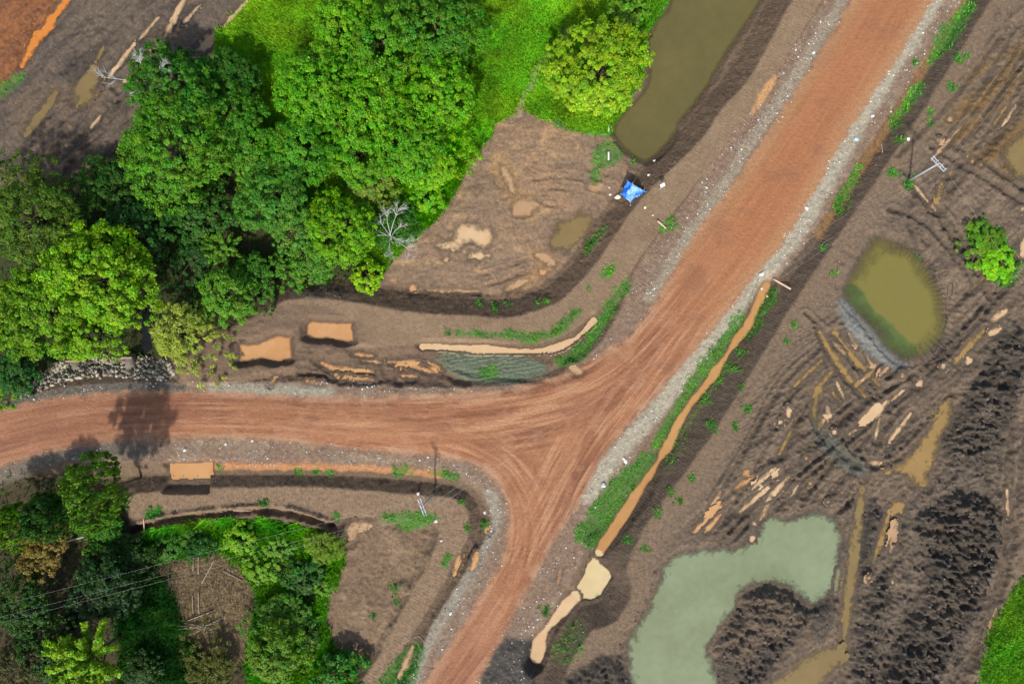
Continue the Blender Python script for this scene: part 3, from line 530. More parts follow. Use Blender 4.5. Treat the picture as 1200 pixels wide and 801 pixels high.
def samp(F, px, py):
    i = np.clip(np.searchsorted(xs, px), 0, NX - 1); j = np.clip(np.searchsorted(ys, py), 0, NY - 1); return F[j, i]
def gp(px, py):                                   # point on the ground under a photo pixel
    z = float(zat(px, py)); k = (H - z) / H
    x, y = (px - CX) * k + CX, (py - CY) * k + CY; z = float(zat(x, y))
    return Vector(((x - CX) * S, (CY - y) * S, z))

# ------------------------------------------------------------------ water sheets
WC = {'olive': ((104, 95, 58), (92, 86, 50)), 'yellowgreen': ((118, 110, 58), (84, 100, 54)), 'green': ((132, 143, 112), (116, 124, 92)), 'cream_pool': ((202, 182, 138), (188, 168, 124)),
      'orange': ((194, 152, 106), (178, 130, 84)), 'channel': ((182, 140, 88), (168, 122, 74)), 'cream': ((202, 174, 136), (188, 154, 114)), 'tan': ((180, 148, 112), (162, 130, 96)),
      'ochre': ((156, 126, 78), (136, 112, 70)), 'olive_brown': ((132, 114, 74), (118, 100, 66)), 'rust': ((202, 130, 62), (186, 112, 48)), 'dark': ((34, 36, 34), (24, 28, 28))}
def water_material(key):
    a, b2 = WC[key]; m, t, b, N = nodes('water_' + key); L = t.links.new
    tc = N('TexCoord'); n = N('TexNoise', i_Scale=0.9, i_Detail=6.0); L(tc.outputs['Object'], n.inputs['Vector']); fa = N('Attribute', attribute_name='deep')
    mr = N('MapRange', i_1=0.2, i_2=0.8, i_3=-.25, i_4=.25); L(n.outputs[0], mr.inputs[0]); ad = N('Math', operation='ADD', use_clamp=True); L(mr.outputs[0], ad.inputs[0]); L(fa.outputs['Fac'], ad.inputs[1]); mr = ad
    mx = N('Mix', data_type='RGBA'); mx.inputs[6].default_value = (*lin(*a), 1); mx.inputs[7].default_value = (*lin(*b2), 1); L(mr.outputs[0], mx.inputs[0])
    L(mx.outputs[2], b.inputs['Base Color']); b.inputs['Roughness'].default_value = 0.12; b.inputs['IOR'].default_value = 1.33
    nb = N('TexNoise', i_Scale=2.5, i_Detail=2.0); L(tc.outputs['Object'], nb.inputs['Vector'])
    bp = N('Bump', i_Strength=0.05, i_Distance=0.2); L(nb.outputs[0], bp.inputs['Height']); L(bp.outputs[0], b.inputs['Normal'])
    al = N('Attribute', attribute_name='alpha'); L(al.outputs['Fac'], b.inputs['Alpha'])
    return m
WM = {k: water_material(k) for k in WC}
DEEPY = sstep(15, 11, line_d([(995,345),(1015,372),(1040,395),(1062,415)], 40) + 2 * n_mid)
cid = np.arange((NX - 1) * (NY - 1))
for nm, ck, sd, W, sh in WATER:
    k = (sd > -2.6) & (Z < W + 0.3); f = k[:-1, :-1] | k[1:, :-1] | k[:-1, 1:] | k[1:, 1:]
    Qs = Q[f.ravel()]
    if not len(Qs): continue
    u, inv = np.unique(Qs, return_inverse=True); V = VV[u].copy(); dep = W - V[:, 2]; V[:, 2] = W
    me = mesh_np(nm, V, inv.reshape(Qs.shape), True); fattr(me, 'alpha', 0.22 + 0.78 * np.clip(dep / sh, 0, 1)); fattr(me, 'deep', DEEPY.ravel()[u] if ck == 'yellowgreen' else .5 + (.5 * n_lo + .25 * n_mid).ravel()[u])
    tag(obj(nm, me, WM[ck]), kind='structure')

# ------------------------------------------------------------------ simple materials
def plain(name, c, rough=0.8, var=0.25, scale=4.0, bump=0.02, metal=0.0):
    m, t, b, N = nodes(name); L = t.links.new; tc = N('TexCoord')
    n = N('TexNoise', i_Scale=scale, i_Detail=5.0, i_Roughness=0.65); L(tc.outputs['Object'], n.inputs['Vector'])
    mr = N('MapRange', i_1=0.3, i_2=0.7, i_3=1 - var, i_4=1 + var); L(n.outputs[0], mr.inputs[0])
    vm = N('VectorMath', operation='SCALE'); vm.inputs[0].default_value = lin(*c); L(mr.outputs[0], vm.inputs['Scale']); L(vm.outputs[0], b.inputs['Base Color'])
    b.inputs['Roughness'].default_value = rough; b.inputs['Metallic'].default_value = metal
    bp = N('Bump', i_Strength=0.6, i_Distance=bump); L(n.outputs[0], bp.inputs['Height']); L(bp.outputs[0], b.inputs['Normal'])
    return m
def tinted(name, rough=0.9, attr='tint'):
    m, t, b, N = nodes(name); L = t.links.new
    a = N('Attribute', attribute_name='col'); L(a.outputs['Color'], b.inputs['Base Color']); b.inputs['Roughness'].default_value = rough
    return m
M_STONE = tinted('stone'); M_CLOD = tinted('clod')
M_CONC = plain('weathered_concrete', (176, 178, 180), 0.85, 0.18); M_STEEL = plain('galvanised_steel', (186, 192, 198), 0.45, 0.15, metal=0.3); M_PORC = plain('porcelain', (206, 208, 206), 0.3, 0.1)
M_WIRE = plain('aluminium_wire', (205, 205, 200), 0.5, 0.1); M_WOOD = plain('bleached_timber', (206, 178, 150), 0.85, 0.25, 8); M_STICK = plain('dry_branch', (168, 150, 126), 0.9, 0.3, 6)
M_DEAD = plain('dead_white_bark', (190, 188, 182), 0.85, 0.2, 6); M_BARK = plain('bark', (104, 88, 70), 0.95, 0.35, 5, 0.05)
M_WHITE = plain('white_plastic', (232, 232, 234), 0.5, 0.06); M_PIPE = plain('grey_pipe', (120, 112, 102), 0.9, 0.25)

# ------------------------------------------------------------------ stones, clods: loose stuff
t_ = (1 + 5 ** .5) / 2
ICO_V = np.array([(-1,t_,0),(1,t_,0),(-1,-t_,0),(1,-t_,0),(0,-1,t_),(0,1,t_),(0,-1,-t_),(0,1,-t_),(t_,0,-1),(t_,0,1),(-t_,0,-1),(-t_,0,1)], np.float32) / 1.902
ICO_F = np.array([(0,11,5),(0,5,1),(0,1,7),(0,7,10),(0,10,11),(1,5,9),(5,11,4),(11,10,2),(10,7,6),(7,1,8),(3,9,4),(3,4,2),(3,2,6),(3,6,8),(3,8,9),(4,9,5),(2,4,11),(6,2,10),(8,6,7),(9,8,1)])
def blobs(name, px, py, r, cols, mat, flat=0.6, label=None, cat=None, sink=0.25):
    n = len(px); z = zat(px, py)
    V = ICO_V[None] * (1 + 0.35 * (rng.random((n, 12, 1)) - .5)) * (r[:, None, None] * (0.75 + 0.5 * rng.random((n, 1, 3))))
    V[:, :, 2] *= flat; a = rng.random(n) * 6.283; ca, sa = np.cos(a)[:, None], np.sin(a)[:, None]
    X = V[:, :, 0] * ca - V[:, :, 1] * sa; Y = V[:, :, 0] * sa + V[:, :, 1] * ca
    P = np.stack([X + ((px - CX) * S)[:, None], Y + ((CY - py) * S)[:, None], V[:, :, 2] + (z + r * flat * (1 - 2 * sink))[:, None]], -1)
    F = (ICO_F[None] + (np.arange(n) * 12)[:, None, None]).reshape(-1, 3)
    me = mesh_np(name, P.reshape(-1, 3), F); cattr(me, 'col', np.repeat(cols, 12, 0))
    return tag(obj(name, me, mat), label, cat, kind='stuff')
def scatter(n, prob, box=(-30, -30, 1230, 831)):
    px = box[0] + rng.random(n) * (box[2] - box[0]); py = box[1] + rng.random(n) * (box[3] - box[1])
    k = rng.random(n) < samp(prob, px, py); return px[k], py[k]
def stone_cols(n, a=(196, 190, 182), b=(120, 110, 102)):
    t = rng.random((n, 1)) ** 1.2; return lin(*a) * (1 - t) + lin(*b) * t
notw = 1.0 - inroad
sh = mb * notw * (0.12 + 0.6 * gsh)
sh = np.maximum(sh, 0.9 * mb * notw * sstep(16, 6, gr_right)); sh = np.maximum(sh, .8 * mb * notw * sstep(12, 4, gr_left)); sh = np.maximum(sh, .7 * mb * notw * sstep(15, 5, gr_l3)); sh = np.maximum(sh, sstep(-3, 0, sd_bed) * notw * .35)
px, py = scatter(150000, sh * (.35 + .9 * sstep(-.1, .5, fbm(PX / 15 + 7, PY / 15, 14, 4)))); r = 0.045 + 0.125 * rng.random(len(px)) ** 4; print('gravel', len(px))
blobs('roadside_gravel', px, py, r, stone_cols(len(px), (230, 225, 216), (124, 110, 98)), M_STONE, .6, 'loose pale grey gravel and stones scattered along the road shoulders', 'gravel')
px, py = scatter(5000, in_R * (1 - mb) * .25 + mask(sd_F) * .25 + mask(sd_L) * .15 + mask(sd_NW) * .2); r = 0.04 + 0.08 * rng.random(len(px)) ** 2
blobs('pebbles', px, py, r, stone_cols(len(px), (190, 176, 160), (110, 96, 86)), M_STONE, .6, 'small pebbles and crumbs strewn over the brown mud fields', 'pebbles')
rip = poly_sd([(30,455),(50,432),(75,416),(130,420),(170,418),(205,430),(205,445),(150,441),(100,440),(60,452),(20,470)], 20, 3)
px, py = scatter(22000, .5 * sstep(-3, 4, rip), (0, 400, 230, 480)); r = 0.10 + 0.30 * rng.random(len(px)) ** 2.2
blobs('riprap', px, py, r, stone_cols(len(px), (190, 178, 154), (70, 64, 58)), M_STONE, .75, 'pale broken rocks heaped on the bank beside the stream culverts', 'rocks')
hp = np.zeros_like(Z)
for s in heap_sd[:8]: hp = np.maximum(hp, sstep(-1, 8, s))
for s in WATER:
    if s[0] == 'pond': hp = np.where(s[2] > -1, 0, hp)
hp = np.maximum(hp, .35 * sstep(0, 20, SEF) * sstep(-.1, .5, n_mid)); px, py = scatter(30000, hp * .55 * (1 - mb)); r = 0.10 + 0.32 * rng.random(len(px)) ** 3
tt = rng.random((len(px), 1)); blobs('mud_clods', px, py, r, lin(70, 62, 57) * (1 - tt) + lin(106, 92, 82) * tt, M_CLOD, .7, 'dark lumpy clods of dug mud covering the spoil heaps', 'clods')
px, py = scatter(9000, (slopeR + slopeL + slopeB) * .3 + rut_m * in_R * .4 + mask(ditchL) * .3); r = 0.06 + 0.12 * rng.random(len(px)) ** 2
tt = rng.random((len(px), 1)); blobs('soil_crumbs', px, py, r, lin(96, 82, 74) * (1 - tt) + lin(136, 114, 98) * tt, M_CLOD, .7, 'loose brown soil crumbs on the banks and along the ruts', 'soil')

# ------------------------------------------------------------------ grass and weeds
def leaf_material(name, trans=0.3, rough=0.5):
    m, t, b, N = nodes(name); L = t.links.new
    oi = N('ObjectInfo'); ti = N('Attribute', attribute_name='tint')
    mr = N('MapRange', i_1=0.0, i_2=1.0, i_3=0.55, i_4=1.45); L(ti.outputs['Fac'], mr.inputs[0])
    vm = N('VectorMath', operation='SCALE'); L(oi.outputs['Color'], vm.inputs[0]); L(mr.outputs[0], vm.inputs['Scale'])
    hs = N('HueSaturation'); L(vm.outputs[0], hs.inputs['Color'])
    h2 = N('Attribute', attribute_name='hue'); mh = N('MapRange', i_1=0.0, i_2=1.0, i_3=0.475, i_4=0.525); L(h2.outputs['Fac'], mh.inputs[0]); L(mh.outputs[0], hs.inputs['Hue'])
    L(hs.outputs[0], b.inputs['Base Color']); b.inputs['Roughness'].default_value = rough; b.inputs['Specular IOR Level'].default_value = 0.3
    tr = N('BsdfTranslucent'); L(hs.outputs[0], tr.inputs[0]); mx = N('MixShader', i_0=trans); L(b.outputs[0], mx.inputs[1]); L(tr.outputs[0], mx.inputs[2])
    L(mx.outputs[0], t.nodes['Material Output'].inputs[0])
    return m
M_LEAF = leaf_material('leaf'); M_GRASS = leaf_material('grass_blade', .25)
def grass(name, px, py, hgt, wid, color, label, cat='grass', blades=4, lean=0.9):
    n = len(px)
    if not n: return
    z = zat(px, py); bx = (px - CX) * S; by = (CY - py) * S
    N_ = n * blades; rep = lambda a: np.repeat(a, blades)
    a = rng.random(N_) * 6.283; h = rep(hgt) * (0.5 + 0.8 * rng.random(N_)); ln = h * lean * (0.3 + rng.random(N_)); wd = rep(wid) * (0.6 + 0.8 * rng.random(N_))
    ox = rep(bx) + rng.normal(0, .08, N_); oy = rep(by) + rng.normal(0, .08, N_); oz = rep(z) - 0.03
    tx, ty = np.cos(a), np.sin(a)
    V = np.empty((N_, 4, 3), np.float32)
    V[:, 0] = np.stack([ox - ty * wd * .35, oy + tx * wd * .35, oz], -1); V[:, 1] = np.stack([ox + ty * wd * .35, oy - tx * wd * .35, oz], -1)
    V[:, 2] = np.stack([ox + tx * ln * .55 + ty * wd * .5, oy + ty * ln * .55 - tx * wd * .5, oz + h * .8], -1)
    V[:, 3] = np.stack([ox + tx * ln, oy + ty * ln, oz + h * .95], -1)
    F = (np.array([[0, 1, 2, 3]])[None] + (np.arange(N_) * 4)[:, None, None]).reshape(-1, 4)
    me = mesh_np(name, V.reshape(-1, 3), F)
    tt = np.clip(.5 + .25 * rng.normal(size=N_) + rep(.7 * fbm(px / 22, py / 22, 3, 4)), 0, 1)
    fattr(me, 'tint', np.repeat(tt, 4)); fattr(me, 'hue', np.repeat(np.clip(.5 + .22 * rng.normal(size=N_) + rep(.8 * fbm(px / 45, py / 30, 6, 3)), 0, 1), 4))
    o = tag(obj(name, me, M_GRASS), label, cat, kind='stuff'); o.color = (*lin(*color), 1); return o
wat = np.zeros_like(Z, bool)
for s in WATER: wat |= (s[2] > 0) & (Z < s[3])
dry = 1.0 - wat
px, py = scatter(200000, mask(sd_GN, 4, 4) * sstep(-.9, -.2, n_lo + .3 * n_mid + .3) * dry * (sd_F < 2) * (1 - .8 * path_m), (250, -40, 830, 340)); k = len(px)
grass('meadow_grass', px, py, np.full(k, .5), np.full(k, .10), (128, 190, 34), 'tall bright green grass filling the clearing between forest and pond')
px, py = scatter(26000, mask(sd_GS, 4, 5), (1100, 560, 1260, 850)); k = len(px)
grass('meadow_grass', px, py, np.full(k, .35), np.full(k, .09), (108, 170, 28), 'bright green grass in the bottom right corner beside the mud track')
VINE = poly_sd([(468,215),(500,175),(535,150),(546,180),(532,222),(506,258),(478,284),(462,262)], 20, 6)
px, py = scatter(26000, mask(VINE, 4), (440, 130, 560, 300)); k = len(px)
grass('vine_cover', px, py, np.full(k, .8), np.full(k, .2), (118, 196, 22), 'smooth lime green vines covering the slope above the muddy field', 'vines', 3, 1.0)
TV = poly_sd([(158,628),(200,612),(260,608),(330,611),(396,634),(402,662),(382,700),(378,742),(425,805),(425,850),(290,850),(290,760),(302,705),(285,668),(250,645),(215,652),(172,662)], 20, 8)
px, py = scatter(90000, mask(TV, 4) * (.6 + .7 * n_mid) * (sd_B < -2), (130, 590, 450, 850)); k = len(px)
TV2 = poly_sd([(135,685),(185,675),(205,720),(225,770),(265,800),(265,850),(135,850)], 20, 9); qx, qy = scatter(40000, mask(TV2, 4) * (.5 + .7 * n_mid), (110, 650, 300, 850)); kq = len(qx)
grass('vine_cover', qx, qy, .4 + .5 * rng.random(kq), np.full(kq, .18), (62, 112, 36), 'dark low undergrowth between the star-shaped crown and the dry brush', 'vines', 3, 1.0)
grass('vine_cover', px, py, .5 + .5 * rng.random(k), np.full(k, .2), (104, 176, 30), 'low mixed green vines and grass filling the thicket below the curved trench', 'vines', 3, 1.0)
pm = np.zeros_like(Z)
for kk_, s in patch_sd.items(): pm = np.maximum(pm, mask(s, 3) * (.35 if kk_ in ('pit_a', 'tarp_b', 'tarp_a', 'nw_a', 'ditch_j') else 1))
px, py = scatter(220000, pm * dry * (0.65 + .9 * n_mid + .5 * n_hi)); k = len(px)
grass('ditch_grass', px, py, np.full(k, .34), np.full(k, .09), (104, 188, 54), 'fresh green grass growing in strips along the ditches and banks')
wx, wy = [], []
for x, y, r in WEEDS:
    m_ = 4 + r; cc = rng.normal(size=(m_, 2)) * r * .62 * np.array([1, .7]); wi = rng.integers(0, m_, int(r * r * 1.1)); q = cc[wi] + rng.normal(size=(len(wi), 2)) * 1.1
    th = rng.random() * 3; wx.append(x + q[:, 0] * math.cos(th) - q[:, 1] * math.sin(th)); wy.append(y + q[:, 0] * math.sin(th) + q[:, 1] * math.cos(th))
wx = np.concatenate(wx); wy = np.concatenate(wy); k = len(wx)
grass('weeds', wx, wy, np.full(k, .3), np.full(k, .10), (98, 176, 60), 'small scattered weed tufts sprouting on bare banks and mud', 'weeds')
px, py = scatter(60000, np.maximum(mask(sd_FO, 6), mask(sd_TH, 6)) * (1 - mask(poly_sd([(190,655),(240,640),(290,660),(300,710),(295,770),(250,790),(215,740),(205,700)], 20, 6), 8)) * (.6 + .6 * n_lo) * dry * (1 - mb) * (sd_L < -4) * (sd_B < -4)); k = len(px)
grass('undergrowth', px, py, np.full(k, .6), np.full(k, .16), (62, 104, 34), 'dark green undergrowth carpeting the ground beneath the trees', 'undergrowth', 3, 1.0)

# ------------------------------------------------------------------ trees
def unit(v): return v / (np.linalg.norm(v, axis=-1, keepdims=True) + 1e-9)
def tube(pts, rads, seg=6):
    P = np.array(pts, float); n = len(P); V = []; F = []
    for i in range(n):
        d = unit(P[min(i + 1, n - 1)] - P[max(i - 1, 0)]); up = np.array([0, 0, 1.]) if abs(d[2]) < .9 else np.array([1., 0, 0])
        a = unit(np.cross(d, up)); b = np.cross(d, a)
        for k in range(seg):
            t = 6.28318 * k / seg; V.append(P[i] + rads[i] * (a * math.cos(t) + b * math.sin(t)))
    for i in range(n - 1):
        for k in range(seg):
            k2 = (k + 1) % seg; F.append((i * seg + k, i * seg + k2, (i + 1) * seg + k2, (i + 1) * seg + k))
    V.append(P[-1]); e = len(V) - 1; V.append(P[0]); e0 = e + 1
    for k in range(seg):
        F.append(((n - 1) * seg + k, (n - 1) * seg + (k + 1) % seg, e, e)); F.append(((k + 1) % seg, k, e0, e0))
    return V, F
def tubes_mesh(name, lst, seg=6):
    V, F = [], []
    for pts, rads in lst:
        v, f = tube(pts, rads, seg); o = len(V); V += v; F += [tuple(i + o for i in q) for q in f]
    me = bpy.data.meshes.new(name); me.from_pydata([tuple(v) for v in V], [], [q if q[2] != q[3] else q[:3] for q in F]); me.update()
    me.polygons.foreach_set('use_smooth', np.ones(len(me.polygons), bool)); return me
def crown_mesh(name, seed, ncl, nlf, leaf, style='round', zc=1.1, flat=0.62, ck_=1.0):
    g = np.random.default_rng(seed)
    if style == 'rosette':
        cen, rc = [], []
        for b in range(ncl):
            az = 6.283 * b / ncl * 2.618 + g.normal() * .2; el = math.asin(g.uniform(.1, 1)); L = g.uniform(.65, 1.05)
            d = np.array([math.cos(az) * math.cos(el), math.sin(az) * math.cos(el), math.sin(el) * flat])
            for s in np.linspace(.35, 1, 7): cen.append(d * L * s + np.array([0, 0, .05 * s])); rc.append(.045 + .035 * s)
        cen = np.array(cen); rc = np.array(rc)
    else:
        d = unit(g.normal(size=(ncl * 3, 3))); d = d[d[:, 2] > -.35][:ncl]; n = len(d)
        lob = unit(g.normal(size=(9, 3))); la = g.uniform(.1, .38, 9)
        R = .74 + (np.maximum(0, d @ lob.T - .55) * la * 2.6).sum(1) - .10 * (g.random(n))
        R *= np.clip(g.random(n) ** .3, .45, 1); cen = d * R[:, None]; cen[:, 2] *= flat; rc = (.04 + .13 * g.random(n) ** 2) * ck_ * 1.1
    nc = len(cen); ci = np.repeat(np.arange(nc), nlf)
    N_ = len(ci); o = unit(g.normal(size=(N_, 3))); rr = g.random(N_) ** .45
    o[:, 2] = np.where(g.random(N_) < .6, np.abs(o[:, 2]), o[:, 2]); stretch = np.array([1, 1, .7])
    P = cen[ci] + o * stretch * (rr * rc[ci])[:, None]
    nor = unit(o * .7 + unit(cen[ci]) * .5 + np.array([0, 0, .75]) + g.normal(size=(N_, 3)) * .45)
    asp = .32 if style != 'feather' else .10
    t1 = unit(np.cross(nor, unit(g.normal(size=(N_, 3))))); t2 = np.cross(nor, t1)
    if style == 'feather': t1 = unit(o * .5 + unit(cen[ci]) + np.array([0, 0, -.1]) + g.normal(size=(N_, 3)) * .9); t2 = unit(np.cross(t1, nor))
    s = leaf * g.uniform(.6, 1.3, N_)[:, None] * (1.0 if style != 'feather' else 2.2)
    drop = np.array([0, 0, -.25]) * s
    V = np.stack([P - t1 * s * .5, P + t2 * s * asp * 1.1, P + t1 * s * .55 + drop, P - t2 * s * asp * 1.1], 1) + np.array([0, 0, zc])
    me = mesh_np(name, V.reshape(-1, 3), np.arange(N_ * 4).reshape(-1, 4))
    ct = g.normal(size=nc) * .16; tt = np.clip(.5 + ct[ci] + g.normal(size=N_) * .14, 0, 1); hh = np.clip(.5 + g.normal(size=nc)[ci] * .22 + g.normal(size=N_) * .12, 0, 1)
    fattr(me, 'tint', np.repeat(tt, 4)); fattr(me, 'hue', np.repeat(hh, 4)); me.materials.append(M_LEAF)
    # limbs run from the trunk to some of the clumps
    L = [([(0, 0, -.12), (.02, .01, zc * .35), (.0, .03, zc * .75), (.01, 0, zc + flat * .25)], [.05, .042, .034, .014])]
    for k in g.choice(nc, min(14, nc), replace=False):
        e = cen[k] * .92 + np.array([0, 0, zc]); z0 = zc * g.uniform(.4, .85); m_ = np.array([e[0] * .45, e[1] * .45, z0 * .55 + e[2] * .45 - .03])
        L.append(([(0, 0, z0), m_, e], [.026, .018, .006]))
    tm = tubes_mesh(name + '_trunk', L, 6); tm.materials.append(M_BARK)
    return me, tm
PROTO = {}
def add_proto(key, n, *a, **k): PROTO[key] = [crown_mesh('crown', 100 * len(PROTO) + i, *a, **k) for i in range(n)]
add_proto('big', 5, 480, 64, .05, ck_=.9); add_proto('fine', 2, 620, 60, .036, ck_=.8); add_proto('mid', 4, 280, 52, .068); add_proto('small', 4, 90, 55, .12, zc=.55, flat=.7, ck_=1.3)
add_proto('rosette', 2, 40, 34, .08, style='rosette', zc=1.0); add_proto('feather', 2, 260, 40, .05, style='feather', zc=.8, ck_=1.0)
cnt = {}
def tree(px, py, rpx, kind, color, label, hk=1.0, name='broadleaf_tree', cat='tree', group=None):
    """crown centre seen at (px,py) with radius rpx; the trunk stands on the ground below it"""
    i = cnt.get(kind, 0); cnt[kind] = i + 1
    cm, tm = PROTO[kind][i % len(PROTO[kind])]; zc = {'small': .55, 'feather': .8, 'rosette': 1.0}.get(kind, 1.1)
    R = rpx * S * .93; zt = -1.3
    for _ in range(3):
        kk = (H - (zt + zc * R * hk)) / H; x = (px - CX) * S * kk; y = (CY - py) * S * kk; zt = float(zat(x / S + CX, CY - y / S))
    R *= kk
    e = empty(name, (x, y, zt), random.random() * 6.283); e.scale = (R, R, R * hk)
    c = obj('crown', cm, None, e); obj('trunk', tm, None, e); j = random.uniform(.9, 1.1)
    c.color = (*(lin(*color) * np.array([1.22, 1.04, .55]) * j), 1)
    return tag(e, label, cat, group)
LIME = (108, 164, 16); GREEN = (74, 138, 24); DARK = (50, 100, 28); TEAL = (46, 104, 44); PALE = (104, 150, 62); OLIVE = (104, 124, 52); YEL = (160, 186, 18); BROWN = (128, 122, 72)
TREES = [
 (208,100,58,'big',(62,128,30),'large dark green tree with white bare branches poking out on its left side',1.0),
 (275,88,36,'mid',(52,112,30),'shaded dark tree at the edge of the top left meadow',.9),
 (200,178,66,'fine',(82,146,28),'broad fine-leaved dome tree at the edge of the upper left mud',1.0),
 (272,150,44,'big',(72,140,34),'mid green tree between the fine-leaved dome and the meadow',1.0),
 (125,218,38,'mid',DARK,'dark low tree in shadow below the upper left mud track',.8),
 (28,252,62,'fine',(78,118,28),'olive fine-leaved tree at the left edge below the upper mud',1.0),
 (115,325,68,'big',LIME,'large lime green tree left of the dark forest gap',1.05),
 (42,362,58,'big',(100,156,16),'lime green tree at the left edge above the stream',1.0),
 (95,398,36,'mid',LIME,'lime green tree overhanging the rocky culvert',1.0),
 (18,432,30,'mid',TEAL,'dark green tree at the left edge beside the broken rocks',.8),
 (8,458,18,'small',LIME,'small bright shrub at the left edge just above the road',.8),
 (155,268,44,'mid',(44,98,40),'shaded blue green tree behind the large lime tree',.9),
 (230,245,44,'mid',(52,106,34),'shaded tree below the fine-leaved dome',.8),
 (222,300,30,'mid',(40,86,36),'dark tree in the forest gap beside the star-shaped crown',.6),
 (208,392,44,'feather',(150,178,92),'feathery pale green willow-like tree above the road',1.0),
 (262,338,38,'mid',(86,146,42),'mid green tree between the feathery tree and the forest',1.0),
 (263,290,28,'rosette',(92,148,44),'star-shaped crown of radiating leaf clusters in the forest gap',1.1),
 (318,240,46,'big',(74,140,52),'cool green tree in the middle of the upper forest',1.0),
 (352,262,36,'mid',(86,148,62),'pale soft green tree beside the saturated lime crown',1.0),
 (405,262,44,'big',(100,164,12),'saturated lime tree next to the bleached dead tree',1.0),
 (300,196,38,'mid',(88,150,48),'soft green tree just right of the brownish gap',1.0),
 (345,170,46,'big',(72,144,26),'green tree left of the main forest mass below the meadow',1.0),
 (402,30,46,'big',(96,164,16),'bright tree at the top edge beside the meadow',1.0),
 (372,108,52,'big',(84,156,18),'bright green tree on the meadow corner',1.0),
 (448,48,50,'big',(80,148,24),'tall green tree at the top of the forest mass',1.1),
 (515,38,54,'big',(72,138,32),'dark toned tree at the top edge beside the bright grass',1.0),
 (440,115,54,'big',(90,160,14),'bright central tree left of the yellow green crown',1.1),
 (513,108,48,'big',(94,166,14),'bright tree bulging over the grass slope',1.05),
 (482,82,17,'small',YEL,'small yellow green crown standing out in the forest',3.2),
 (480,165,50,'big',(84,156,20),'green tree above the vine-covered slope',1.0),
 (415,180,44,'big',(88,158,20),'green tree in the middle of the forest mass',1.0),
 (505,195,38,'mid',(110,176,16),'lime vine-covered tree at the edge of the muddy field',.8),
 (497,232,26,'small',(98,172,22),'low lime shrub mass on the border of the muddy field',.9),
 (430,212,34,'mid',(104,140,60),'olive tinted tree above the dead tree',.95),
 (372,305,32,'mid',(80,142,50),'green tree on the forest edge above the embankment',.9),
 (428,325,22,'small',(128,184,22),'low lime shrub at the foot of the dead tree',1.0),
 (462,262,30,'mid',(50,108,34),'shaded tree in the hollow behind the dead tree',.7),
 (335,318,26,'small',(76,136,40),'green shrub at the forest edge above the dug soil',1.0),
 (292,325,30,'mid',(62,122,40),'dark green tree behind the forest edge shrubs',.8),
 (180,235,30,'mid',(52,108,30),'small shaded tree under the fine-leaved dome',.6),
 (85,272,34,'mid',(58,102,28),'dark tree between the olive tree and the big lime tree',.8),
 (705,84,61,'big',(124,172,30),'lone round tree on the bank of the brown pond',.75),
 (735,15,22,'small',(98,156,50),'low green shrub behind the lone tree at the top edge',.8),
 (104,582,44,'mid',(80,128,34),'mixed green tree just below the dirt road',2.2),
 (122,612,24,'mid',(66,132,40),'bright green tree below the mixed roadside tree',1.0),
 (55,598,32,'mid',(42,92,30),'dark tree in shadow below the bend of the road',2.0),
 (12,612,30,'mid',(88,140,20),'yellowish green tree at the left edge below the road',2.0),
 (48,645,34,'mid',BROWN,'brownish olive tree with sparse dry leaves',1.0),
 (118,645,28,'small',(78,140,34),'green shrub beside the pale fallen log',1.0),
 (28,705,40,'mid',(48,92,26),'dark green tree left of the shaded stream',1.0),
 (105,772,56,'rosette',(120,172,30),'large bright star-shaped crown at the bottom edge',1.15),
 (60,770,40,'mid',(48,90,32),'dark tree left of the bright star-shaped crown',.9),
 (128,688,46,'mid',(36,76,36),'dark teal tree right of the shaded stream',.9),
 (150,655,30,'mid',(44,84,28),'dark green tree under the power line',.8),
 (15,785,36,'fine',(88,92,66),'grey brown fine-leaved tree in the bottom left corner',.9),
 (190,640,22,'small',(54,112,24),'round green shrub below the small grassy mound',.6),
 (224,626,18,'small',(58,116,28),'green shrub under the curved trench',.5),
 (236,640,18,'small',(44,106,40),'dark shrub at the top of the dry brush',.9),
 (285,632,24,'small',(104,162,24),'lime green shrub right of the dry brush',.6),
 (328,640,20,'small',(88,146,44),'soft green shrub under the power line in the thicket',.4),
 (308,668,22,'small',(100,160,22),'yellow green shrub in the centre of the thicket',.5),
 (350,672,30,'small',(44,96,20),'dark green shrub in the centre of the thicket',.5),
 (378,640,24,'feather',(124,168,62),'feathery pale shrub at the corner of the bare slope',.8),
 (330,720,34,'mid',(76,132,32),'green tree in the lower thicket beside the dry brush',.5),
 (378,686,16,'small',(92,150,30),'green shrub bordering the bare brown slope',.5),
 (318,772,40,'mid',(92,142,36),'leafy tree at the bottom edge below the thicket',.85),
 (360,740,24,'small',(66,124,34),'green shrub between the thicket and the bare slope',.6),
 (395,788,34,'small',(52,118,32),'dark green shrub at the bottom edge beside the bench',.9),
 (250,785,34,'feather',(98,112,54),'thin olive bush below the dry brush pile',.7),
 (165,790,26,'mid',(44,84,30),'dark tree touching the bright star-shaped crown',.7),
 (1150,286,26,'small',(92,146,42),'soft green bush beside the wheel tracks',.35),
 (1172,312,25,'small',(112,184,24),'bright lime bush beside the wheel tracks',.4),
]
for T in TREES: tree(T[0], T[1], T[2], T[3], T[4], T[5], T[6], name='shrub' if T[3] == 'small' else 'broadleaf_tree', cat='shrub' if T[3] == 'small' else 'tree')

